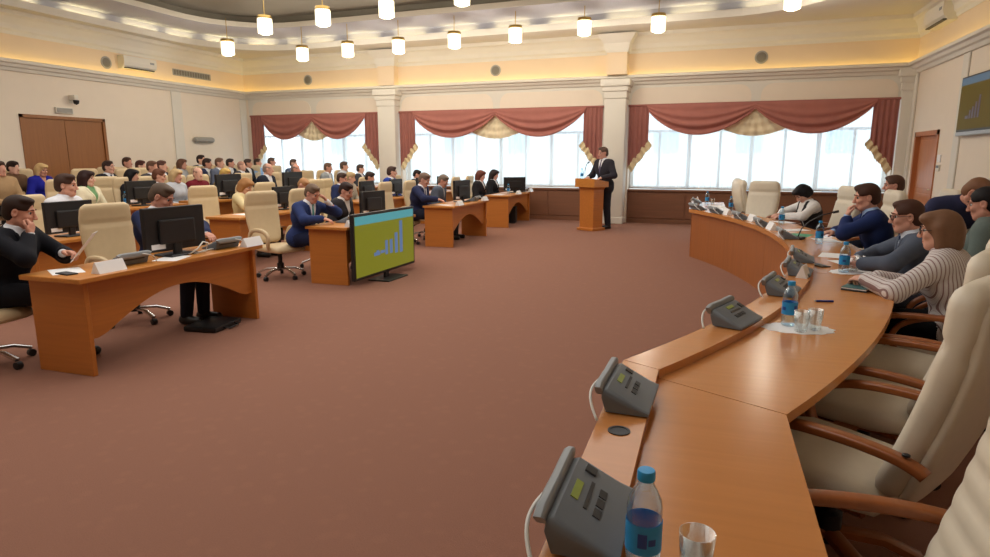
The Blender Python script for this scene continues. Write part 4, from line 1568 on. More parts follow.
for s, ye in ((-1, -0.9), (1, 13.1)):
    a = A0 if s < 0 else A1
    e = 0.0012 * s
    pi_, pl, po = pol(R0, a), pol(R1 - 0.01, a), pol(R2, a)
    plo = pol(R1, a)
    f = lambda v: (v.x, v.y + e)
    tpart('table_top', [f(pl), (pl.x, ye)], [f(po), (po.x, ye)], ZT - 0.04, ZT, M_TABLE)
    tpart('ledge', [f(pi_), (pi_.x, ye)], [f(plo), (plo.x, ye)], ZL - 0.055, ZL, M_TABLE)
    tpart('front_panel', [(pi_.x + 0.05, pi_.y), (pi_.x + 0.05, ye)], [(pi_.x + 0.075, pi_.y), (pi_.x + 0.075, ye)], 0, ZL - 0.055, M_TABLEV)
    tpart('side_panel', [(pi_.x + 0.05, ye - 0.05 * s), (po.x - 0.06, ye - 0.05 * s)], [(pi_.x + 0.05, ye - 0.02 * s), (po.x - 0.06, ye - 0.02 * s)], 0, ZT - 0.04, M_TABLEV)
q = MB()
q.lathe([(0.034, 0), (0.034, 0.003), (0.026, 0.003), (0.026, 0.0005)], 24, (-0.215 + TL.x, 1.82 + TL.y, ZL), cap=False)
q.build('grommet_ring', M_BLACK, tb, smooth=True)
MB().lathe([(0.026, 0), (0.026, 0.001)], 24, (-0.215 + TL.x, 1.82 + TL.y, ZL)).build('grommet_hole', M_DKGREY, tb)

UNITS = [((-0.205, 1.31), R(90), 'grey conference unit on the table ledge nearest to the camera', 1.15),
         ((-0.21, 2.09), R(88), 'grey conference unit just past the round cable hole', 1.12)]
for a, lab in ((-22.1, 'grey conference unit on the ledge just past the near table bend'), (-16.2, 'grey conference unit behind the bottle that stands with two glasses'),
               (-11.2, 'grey conference unit with a small white card before it, third past the bend'), (-7.0, 'grey conference unit next to the bottle of the woman in stripes'),
               (3.2, 'grey conference unit before the man resting his chin'), (10.8, 'grey conference unit before the first empty cream chair beyond the chin resting man'),
               (16.6, 'grey conference unit before the woman in the dark vest'), (22.5, 'grey conference unit before the far empty chair that faces forward'),
               (27.0, 'grey conference unit at the far bend of the curved table')):
    p = pol(R0 + 0.085, R(a))
    UNITS.append(((p.x, p.y), R(a + 90), lab, 1.15))
UNITS.append(((-0.18, 12.2), R(90), 'grey conference unit on the far straight end of the table', 1.15))
u0 = make_unit()
for i, (p, rz, lab, sc) in enumerate(UNITS):
    o = u0 if i == 0 else dup(u0)
    o.location, o.rotation_euler, o.scale = (p[0], p[1], ZL), (0, 0, rz), (sc * 1.12, sc * 0.8, sc * 0.70)
    tag(o, lab, 'conference unit', 'conference units on the curved table')

b0 = make_bottle()
BOT = [((-0.085, 1.21), ZT, 'water bottle with blue cap nearest to the camera, beside an empty glass'),
       ((0.43, 3.47), ZT, 'water bottle on an oval napkin with two glasses, past the table bend'),
       ((1.0, 5.28), ZT, 'water bottle on a napkin beside the hands of the woman in stripes'),
       ((1.08, 7.0), ZT, 'water bottle in front of the man resting his chin'),
       ((0.92, 8.95), ZT, 'water bottle in front of the woman in the dark vest'),
       ((0.36, 11.1), ZT, 'water bottle before the far empty cream chairs'),
       ((-0.02, 12.55), ZT, 'water bottle at the far end of the curved table, beside the dark clips')]
for i, (p, z, lab) in enumerate(BOT):
    o = b0 if i == 0 else dup(b0)
    o.location, o.rotation_euler = (p[0], p[1], z + 0.0015), (0, 0, 0.7 * i + 0.4)
    o.scale = (1.1, 1.1, 1.12)
    tag(o, lab, 'bottle', 'blue capped water bottles')
g0 = make_glass()
GL = [((0.02, 1.225), 'empty drinking glass nearest to the camera, right of the bottle'),
      ((0.475, 3.36), 'left glass of the pair on the oval napkin past the bend'),
      ((0.545, 3.42), 'right glass of the pair on the oval napkin past the bend'),
      ((1.08, 5.35), 'left glass beside the bottle of the woman in stripes'),
      ((1.14, 5.46), 'right glass beside the bottle of the woman in stripes'),
      ((0.08, 12.5), 'glass at the far end of the curved table')]
for i, (p, lab) in enumerate(GL):
    o = g0 if i == 0 else dup(g0)
    o.location = (p[0], p[1], ZT + 0.0015)
    o.scale = (1.1, 1.1, 1.05)
    tag(o, lab, 'glass', 'clear drinking glasses')


def napkin(p, rz, lab, a=0.16, b=0.09):
    q = MB()
    pts = []
    for k in range(40):
        t_ = 2 * PI * k / 40
        w_ = 1 + 0.05 * math.cos(12 * t_)
        pts.append((a * w_ * math.cos(t_), b * w_ * math.sin(t_)))
    q.prism(pts, 'Z', 0, 0.0014)
    tag(q.build('paper_napkin', M_PAPER, None, (*p, ZT), rz), lab, 'napkin', 'oval paper napkins')


napkin((-0.04, 1.215), R(20), 'white paper napkin under the nearest bottle and glass', 0.1, 0.06)
napkin((0.47, 3.42), R(8), 'white oval napkin under the bottle and two glasses past the bend', 0.17, 0.11)
napkin((1.06, 5.34), R(40), 'white oval napkin under the bottle beside the woman in stripes', 0.18, 0.11)
o = MB().tube([(-0.05, 0, 0.006), (0.05, 0, 0.006)], 0.006, 10).build('pen', M_BLUEPEN, None, (0.70, 4.13, ZT), R(15), smooth=True)
tag(o, 'dark blue pen lying on the table before the woman in stripes', 'pen')
MB().tube([(-0.062, 0, 0.006), (-0.05, 0, 0.006)], 0.0045, 10).build('pen_tip', M_CHROME, o)
t = thing('notebook', 'closed notebook with papers under the hands of the woman in stripes', 'notebook', (0.97, 4.62, ZT), R(65))
MB().rbox(-0.105, 0.105, -0.075, 0.075, 0, 0.012, 0.003, 1).build('cover', M_DKGREY, t)
MB().box(-0.1, 0.098, -0.072, 0.072, 0.012, 0.018).build('pages', M_PAPER, t)
MB().rbox(-0.1, 0.105, -0.07, 0.076, 0.018, 0.023, 0.002, 1).build('top_cover', mat('teal_cover', (70, 110, 110), 0.5), t)
for p, rz, a, b, lab in (((1.13, 5.78), 20, 0.21, 0.297, 'white sheet of paper before the man in glasses'), ((1.08, 6.2), 75, 0.3, 0.21, 'white sheet of paper between the man in glasses and the chin resting man'),
                         ((1.2, 7.35), 10, 0.21, 0.297, 'white sheet of paper under the arm of the chin resting man'), ((1.0, 8.3), 30, 0.3, 0.2, 'white sheet beside the green folder'),
                         ((0.98, 9.3), 25, 0.21, 0.297, 'sheet of paper before the woman in the vest'), ((0.15, 11.8), 4, 0.3, 0.7, 'long white paper sheet at the far end of the curved table')):
    sheet('paper_sheet', M_PAPER, a, b, lab, 'paper', (p[0], p[1], ZT), R(rz), group='paper sheets on the curved table')
o = sheet('folder', M_GREEN, 0.22, 0.31, 'green folder lying by the gooseneck microphone', 'folder', (1.0, 7.75, ZT), R(-20))
t = thing('smartphone', 'dark smartphone lying beside the bottle of the woman in stripes', 'phone', (0.88, 5.55, ZT), R(30))
MB().rbox(-0.04, 0.04, -0.075, 0.075, 0, 0.009, 0.003, 2).build('casing', M_BLACK, t)
MB().box(-0.035, 0.035, -0.065, 0.065, 0.009, 0.0096).build('screen', M_DKGREY, t)
t = thing('gooseneck_microphone', 'black gooseneck microphone rising from the table before the empty chair', 'microphone', (0.93, 7.35, ZT), R(60))
MB().rbox(-0.05, 0.05, -0.06, 0.06, 0, 0.03, 0.01, 2).build('base', M_BLACK, t)
MB().tube([(0, 0, 0.03), (0, -0.03, 0.12), (0.02, -0.1, 0.2), (0.05, -0.21, 0.27), (0.07, -0.3, 0.3)], 0.006, 8).build('neck', M_BLACK, t, smooth='all')
MB().tube([(0.07, -0.3, 0.3), (0.082, -0.35, 0.315)], [0.013, 0.014], 10).build('head', M_BLACK, t, smooth='all')
pl0 = make_placard()
PLAC = [((-4.3, 3.55), 0.75, R(90), 'white name card on the near end of the nearest left desk'), ((-4.24, 5.08), 0.75, R(90), 'white name card on the far end of the nearest left desk'),
        ((-4.26, 6.98), 0.75, R(90), 'white name card at the left corner above the standing television'), ((-4.26, 8.5), 0.75, R(90), 'white name card at the right corner above the standing television'),
        ((-4.3, 10.75), 0.75, R(90), 'white name card before the man in navy at the third desk'), ((-4.3, 12.12), 0.75, R(90), 'white name card on the far end of the third desk'),
        ((-4.32, 14.6), 0.75, R(90), 'white name card before the dark haired woman at the farthest desk'), ((-4.32, 15.7), 0.75, R(90), 'white name card beside the monitor of the farthest desk'),
        ((-6.55, 8.15), 0.75, R(90), 'white name card before the woman in the beige jacket'),
        ((0.66, 4.78), ZL, R(70), 'small white card standing by the third conference unit past the bend'),
        ((0.72, 7.95), ZL, R(98), 'white name card on the ledge just past the chin resting man'), ((0.57, 8.95), ZL, R(105), 'white name card on the ledge before the vest woman'),
        ((0.26, 9.9), ZL, R(112), 'white name card on the ledge by the far empty chairs'), ((-0.2, 12.75), ZL, R(90), 'white name card on the far end of the ledge')]
for i, (p, z, rz, lab) in enumerate(PLAC):
    o = pl0 if i == 0 else dup(pl0)
    o.location, o.rotation_euler = (p[0], p[1], z), (0, 0, rz)
    if lab.startswith('small'):
        o.scale = (0.5, 0.8, 1.0)
    tag(o, lab, 'name card', 'white folded name cards')

# ------------------------------------------------------------------ chairs of the curved table
cc0 = conference_chair()
ccr = conference_chair(11)
ccr.location, ccr.rotation_euler = (0.33, 1.5, 0), (0, 0, R(91))
tag(ccr, 'cream chair with ribbed back in the near right corner', None, 'cream chairs along the curved table')
CCH = [((0.53, 2.60), 56, 'cream chair with bowed wooden arms, turned at the near table bend'), ((0.80, 3.36), 60, 'second cream chair from the table bend, just past the turned one'),
       ((1.06, 4.0), 66, 'empty cream chair right beside the woman in the striped blouse'), ((1.5, 4.56), 66, 'cream chair of the woman in the striped blouse'),
       ((1.70, 5.42), 84, 'cream chair of the man in glasses'),
       ((1.80, 7.0), 90, 'cream chair of the man resting his chin'), ((1.72, 8.75), 96, 'empty cream chair between the chin resting man and the vest woman'),
       ((1.45, 9.72), 108, 'cream chair of the woman in the dark vest'), ((0.70, 11.3), 152, 'empty cream chair facing forward beyond the vest woman'),
       ((0.93, 12.1), -78, 'empty cream chair seen from the side, nearer of the far pair'), ((0.92, 12.95), -84, 'empty cream chair seen from the side, farthest of all'),
       ((2.40, 6.06), 65, 'cream chair by the right wall of the woman with tied hair'), ((2.45, 9.25), 95, 'cream chair by the right wall of the man in blue')]
for i, (p, rz, lab) in enumerate(CCH):
    o = cc0 if i == 0 else dup(cc0)
    o.location, o.rotation_euler = (p[0], p[1], 0), (0, 0, R(rz))
    tag(o, lab, 'chair', 'cream chairs along the curved table')
ccr['category'] = 'chair'

# ------------------------------------------------------------------ desks of the left side
DSK = [((-4.25, 3.28), 0, 'wooden desk with arched front nearest to the camera on the left'), ((-4.28, 6.86), 0, 'wooden desk behind the standing television'),
       ((-4.34, 10.5), 0, 'wooden desk of the man in navy and the man in grey'), ((-4.38, 13.98), 0, 'wooden desk of the two women in black before the window'),
       ((-6.45, 4.5), 0, 'wooden desk of the man in the white shirt in the second row'), ((-6.45, 7.5), 0, 'wooden desk of the woman in the beige jacket'),
       ((-6.45, 11.0), 0, 'wooden desk of the bearded man in the second row'), ((-6.45, 14.2), 0, 'wooden second row desk nearest the window'),
       ((-8.15, 6.35), 0.12, 'wooden desk of the woman in the cream jacket'), ((-8.15, 8.72), 0.12, 'wooden third row desk with a dark monitor'),
       ((-8.15, 11.0), 0.12, 'wooden third row desk of the bald man in a dark suit'), ((-8.15, 13.9), 0.12, 'wooden third row desk nearest the window')]
d0 = make_desk()
for i, (p, z, lab) in enumerate(DSK):
    o = d0 if i == 0 else dup(d0)
    o.location = (p[0], p[1], z)
    tag(o, lab, 'desk', 'wooden audience desks')
MON = [((-4.48, 4.38), 0.75, -4, 1.12, 'black monitor with white sticker on the nearest left desk'), ((-6.68, 5.1), 0.75, 0, 1.0, 'black monitor hiding the man in the white shirt'),
       ((-4.66, 8.22), 0.75, -10, 0.98, 'black monitor on the desk behind the standing television'), ((-4.6, 11.62), 0.75, -8, 1.1, 'black monitor before the man in grey'),
       ((-4.6, 15.2), 0.75, -58, 1.0, 'tilted black monitor on the farthest desk before the window'),
       ((-8.35, 9.5), 0.87, 0, 1.15, 'dark monitor behind the woman in the beige jacket'), ((-6.75, 8.95), 0.75, 0, 1.0, 'dark monitor to the left of the man in blue with raised hand'),
       ((-8.35, 11.4), 0.87, 0, 1.15, 'dark monitor before the bald man in a dark suit'), ((-6.7, 11.6), 0.75, 0, 1.0, 'dark monitor before the bearded man'),
       ((-6.7, 14.25), 0.75, 0, 1.0, 'dark monitor behind the man in navy'), ((-6.7, 15.5), 0.75, 0, 1.0, 'dark monitor by the window behind the man in grey'),
       ((-6.7, 12.9), 0.75, 0, 1.0, 'dark monitor before the man in bright blue'), ((-8.35, 7.6), 0.87, 0, 1.0, 'dark monitor beside the cream jacket woman')]
m0 = make_monitor()
for i, (p, z, rz, sc, lab) in enumerate(MON):
    o = m0 if i == 0 else dup(m0)
    o.location, o.rotation_euler, o.scale = (p[0], p[1], z), (0, 0, R(rz)), (sc, sc, sc)
    tag(o, lab, 'monitor', 'black monitors on the desks')
ul0 = dup(u0)
UL = [((-4.47, 3.84), R(88), 'flat grey conference unit left of the monitor on the nearest left desk'), ((-4.42, 4.86), R(86), 'flat grey conference unit right of the monitor on the nearest left desk'),
      ((-4.6, 7.42), R(90), 'grey conference unit before the man in blue with raised hand'), ((-4.5, 11.95), R(90), 'grey conference unit beside the monitor of the third desk'),
      ((-6.68, 5.62), R(90), 'grey conference unit right of the second row monitor'), ((-4.5, 15.5), R(90), 'grey conference unit on the farthest desk')]
for i, (p, rz, lab) in enumerate(UL):
    o = ul0 if i == 0 else dup(ul0)
    o.location, o.rotation_euler, o.scale = (p[0], p[1], 0.75), (0, 0, rz - PI), (1.2, 1.15, 0.8)
    o.rotation_euler = (0, 0, rz + PI)
    tag(o, lab, 'conference unit', 'conference units on the desks')
sheet('paper_sheet', M_PAPER, 0.21, 0.3, 'white papers lying under the monitor of the nearest left desk', 'paper', (-4.35, 4.2, 0.75), R(20))
sheet('paper_sheet', M_PAPER, 0.21, 0.3, 'white paper before the man with hand at mouth', 'paper', (-4.62, 3.45, 0.75), R(60))
sheet('paper_sheet', M_PAPER, 0.21, 0.3, 'white paper under the hand of the man in navy', 'paper', (-4.6, 10.75, 0.75), R(80))
sheet('paper_sheet', M_PAPER, 0.21, 0.3, 'white paper before the woman in the beige jacket', 'paper', (-6.75, 7.95, 0.75), R(75))
sheet('paper_sheet', M_PAPER, 0.21, 0.3, 'white paper before the older woman in black', 'paper', (-4.7, 14.2, 0.75), R(75))
t = thing('mobile_phone', 'dark phone at the near edge of the nearest left desk', 'phone', (-4.5, 3.36, 0.75), R(80))
MB().rbox(-0.04, 0.04, -0.08, 0.08, 0, 0.01, 0.003, 2).build('casing', M_BLACK, t)
MB().box(-0.034, 0.034, -0.07, 0.07, 0.01, 0.0106).build('screen', M_DKGREY, t)
o = MB().tube([(-4.36, 4.4, 0.756), (-4.30, 4.44, 0.80), (-4.29, 4.5, 0.86), (-4.3, 4.57, 0.84), (-4.31, 4.55, 0.77), (-4.34, 4.45, 0.757), (-4.4, 4.62, 0.757), (-4.38, 4.72, 0.762)], 0.007, 8).build('white_cable', M_CABLE, smooth='all')
tag(o, 'looped white cable standing before the monitor on the nearest left desk', 'cable')
b1 = dup(b0, 'water bottle on the desk of the two women in black', (-4.62, 14.75, 0.75))
b2 = dup(b0, 'water bottle beside the woman in the cream jacket', (-8.4, 7.35, 0.87))
t = thing('document_bag', 'flat black bag lying under the nearest left desk', 'bag', (-4.42, 4.72, 0), R(8))
MB().rbox(-0.2, 0.14, -0.22, 0.2, 0, 0.055, 0.02, 2).build('body', M_BLACK, t, smooth=True)
MB().tube([(0.14, -0.1, 0.03), (0.19, -0.08, 0.02), (0.19, 0.06, 0.02), (0.14, 0.08, 0.03)], 0.008, 8).build('handle', M_BLACK, t, smooth='all')
t = thing('desk_computer', 'dark computer box under the desk of the two women in black', 'computer', (-4.62, 15.1, 0), R(5))
MB().rbox(-0.22, 0.1, -0.1, 0.1, 0.02, 0.42, 0.01, 1).build('casing', M_BLACK, t)
MB().rbox(-0.2, 0.08, -0.09, 0.09, 0, 0.022, 0.004, 1).build('foot', M_DKGREY, t)

# television standing on the floor before the second desk
t = thing('floor_television', 'television standing on the floor before the desk, olive slide with rising bars', 'television', (-4.06, 7.5, 0), R(88))
MB().rbox(-0.79, 0.79, 0.0, 0.05, 0.09, 0.92, 0.01, 2).build('casing', M_BLACK, t)
MB().rbox(-0.35, 0.35, 0.045, 0.085, 0.2, 0.6, 0.02, 2).build('rear_housing', M_BLACK, t)
q = MB()
chart(q, -0.755, 0.755, 0.125, 0.885, -0.004, BARS, 0)
q.build('screen', [M_OLIVE, M_CYAN, M_BAR], t)
MB().rbox(-0.05, 0.05, 0.0, 0.04, 0.012, 0.16, 0.008, 1).build('stand', M_BLACK, t)
MB().rbox(-0.26, 0.26, -0.17, 0.15, 0.0, 0.018, 0.008, 2).build('foot', M_BLACK, t)

# lectern
t = thing('lectern', 'wooden lectern at which the speaker in the dark suit stands', 'lectern', (-2.48, 14.16, 0), R(150))
t.scale = (0.78, 0.9, 1.05)
q = MB()
q.loft([[(-a, -b, z), (a, -b, z), (a, b, z), (-a, b, z)] for a, b, z in ((0.27, 0.2, 0.06), (0.25, 0.18, 0.07), (0.26, 0.19, 0.86), (0.3, 0.22, 0.93))])
q.build('body', M_DESKV, t)
MB().rbox(-0.30, 0.30, -0.24, 0.24, 0, 0.06, 0.01, 2).build('plinth', M_DESKV, t)
q = MB()
q.loft([[(x, -0.26, 0.92), (x, 0.28, 0.92), (x, 0.28, 1.10), (x, -0.26, 1.03)] for x in (-0.36, 0.36)])
q.build('top', M_DESK, t)
o = MB().loft([[(x, -0.2, 1.043), (x, 0.08, 1.079), (x, 0.08, 1.084), (x, -0.2, 1.048)] for x in (-0.12, 0.2)])
tag(o.build('paper_sheet', M_PAPER, None, (-2.48, 14.16, 0.053), R(150)), 'white paper lying on the lectern top', 'paper')
t = thing('lectern_microphone', 'thin microphone standing on the lectern top', 'microphone', (-2.62, 14.02, 1.13), R(30))
MB().lathe([(0.035, 0), (0.035, 0.012), (0.01, 0.016)], 14).build('base', M_BLACK, t, smooth=True)
MB().tube([(0, 0, 0.01), (0, 0, 0.2), (0.03, 0, 0.32), (0.06, 0, 0.36)], 0.008, 8).build('neck', M_BLACK, t, smooth='all')
MB().tube([(0.06, 0, 0.36), (0.1, 0, 0.385)], 0.016, 8).build('head', M_DKGREY, t, smooth='all')
dup(b0, 'water bottle standing on the lectern', (-2.7, 14.1, 1.14))
# ------------------------------------------------------------------ people
oc0 = office_chair()
_first = [True]


def chair_for(x, y, rz, z=0.0, lab='cream office chair', zs=1.0):
    if _first[0]:
        _first[0] = False
        o = oc0
    else:
        o = dup(oc0)
    o.location, o.rotation_euler = (x, y, z), (0, 0, rz)
    o.scale = (1, 1, zs)
    tag(o, lab, 'chair', 'cream office chairs of the audience')
    return o


EA = R(-90)        # facing the curved table (+X)
# --- first row
person('man in a black suit at the nearest left desk with hand at his mouth', (-5.2, 3.38, 0), R(-68), 0, 'suit', (22, 23, 30), (214, 216, 222), (70, 24, 34), (22, 22, 28), 'short', (48, 32, 26), (206, 150, 128),
       lean=14, hp=14, hy=16, kn=0.09, RH=dict(p=(0.07, 0.27, 1.0), d=(-0.45, 0.12, 1), n=(0.0, -1, 0.3), c=55, e=(0.8, 0.25, -0.6)), LH=dict(p=(-0.06, 0.42, 0.84), d=(0.2, 1, 0.1), n=(0.5, 0.1, -1), c=40, e=(-0.9, -0.2, -0.4)), s=1.02)
o = MB()
o.T = Matrix.Rotation(R(-52), 4, 'Y')
o.box(-0.14, 0.14, -0.1, 0.1, 0, 0.002)
o = o.build('paper_sheet', M_PAPER, None, (-4.67, 3.66, 0.91), R(40))
tag(o, 'tilted white paper held by the man with hand at his mouth', 'paper')
chair_for(-5.27, 3.2, R(-84), 0, 'cream office chair of the man with hand at his mouth')
person('man in a navy suit at the nearest left desk, head bowed behind the monitor', (-5.15, 4.78, 0), R(-86), 1, 'suit', (36, 44, 78), (226, 228, 234), (40, 40, 70), (30, 32, 44), 'short', (92, 76, 64), (208, 152, 132),
       lean=7, hp=30, hy=20, kn=0.09, s=1.05, RH=dict(p=(0.16, 0.45, 0.79), d=(-0.5, 1, -0.1), n=(0, 0, -1)), LH=dict(p=(-0.14, 0.46, 0.79), d=(0.5, 1, -0.1), n=(0, 0, -1)))
chair_for(-5.36, 4.66, R(-102), 0, 'cream office chair of the man with bowed head')
person('man in a blue suit and teal tie with hand raised to his brow', (-5.17, 7.15, 0), R(-90), 1, 'suit', (44, 58, 104), (228, 230, 236), (96, 160, 160), (36, 42, 70), 'short', (112, 92, 76), (212, 156, 134),
       lean=20, hp=26, kn=0.075, twist=-4, LH=dict(p=(-0.13, 0.36, 1.03), d=(0.55, -0.35, 1), n=(0.5, -0.6, -0.4), c=30, e=(-0.7, 0.5, -0.5)), RH=dict(p=(0.12, 0.44, 0.79), d=(-0.2, 1, -0.1), n=(0, 0, -1)))
chair_for(-5.46, 7.08, R(-108), 0, 'cream office chair of the man in blue with raised hand')
person('woman in a charcoal jacket behind the monitor of the second desk', (-5.15, 7.98, 0), EA, 1, 'blazer', (52, 50, 54), (216, 208, 200), None, (34, 34, 38), 'short', (52, 36, 34), (206, 152, 132), lean=17, hp=24, female=True)
chair_for(-5.4, 8.0, EA, 0, 'cream office chair of the woman in charcoal')
person('man in a navy suit with tie writing at the third desk', (-5.2, 10.78, 0), R(-90), 1, 'suit', (40, 46, 78), (230, 230, 234), (60, 60, 96), (34, 36, 50), 'short', (120, 98, 84), (208, 156, 136), lean=14, hp=28, kn=0.08,
       RH=dict(p=(0.1, 0.46, 0.79), d=(-0.2, 1, -0.1), n=(0, 0, -1)), s=1.04)
chair_for(-5.44, 10.7, EA, 0, 'cream office chair of the man in navy at the third desk')
person('man in a grey jacket bent over the third desk before the window', (-5.19, 11.62, 0), R(-80), 1, 'suit', (86, 94, 108), (180, 184, 190), None, (60, 62, 70), 'short', (120, 104, 92), (204, 150, 130), lean=15, hp=30, twist=-6)
chair_for(-5.38, 11.62, EA, 0, 'cream office chair of the man in grey')
person('woman in black with short reddish hair at the farthest desk', (-5.25, 14.26, 0), EA, 1, 'blazer', (34, 32, 36), (226, 222, 222), None, (30, 30, 34), 'bob', (104, 58, 48), (214, 164, 146), lean=6, hp=14, female=True, s=1.02)
chair_for(-5.45, 14.26, EA, 0, 'cream office chair of the woman with reddish hair')
person('woman in black with long dark hair at the farthest desk', (-5.25, 15.26, 0), EA, 1, 'blazer', (32, 32, 36), (228, 226, 226), None, (30, 30, 34), 'long', (46, 36, 36), (214, 164, 146), lean=6, hp=14, female=True, s=1.02)
chair_for(-5.45, 15.2, EA, 0, 'cream office chair of the woman with long dark hair')
# --- second row
person('man in a white shirt with dark hair behind the second row monitor', (-7.4, 5.54, 0), R(-72), 1, 'shirt', (224, 226, 232), (226, 226, 230), None, (40, 42, 52), 'full', (70, 50, 42), (216, 164, 142), lean=8, hp=6, hy=14, s=1.08)
chair_for(-7.55, 5.5, EA, 0, 'cream office chair of the man in the white shirt')
person('woman in a beige jacket with light brown hair reading at her desk', (-7.28, 8.52, 0), R(-82), 1, 'blazer', (222, 204, 156), (190, 140, 110), None, (90, 80, 70), 'bob', (164, 118, 74), (214, 164, 138), lean=8, hp=28, female=True,
       RH=dict(p=(0.1, 0.42, 0.79), d=(-0.5, 1, -0.1), n=(0, 0, -1)), LH=dict(p=(-0.1, 0.4, 0.79), d=(0.5, 1, -0.1), n=(0, 0, -1)))
chair_for(-7.5, 8.2, R(-108), 0, 'cream office chair of the woman in the beige jacket')
chair_for(-7.5, 9.35, R(-80), 0, 'empty cream office chair right of the woman in the beige jacket')
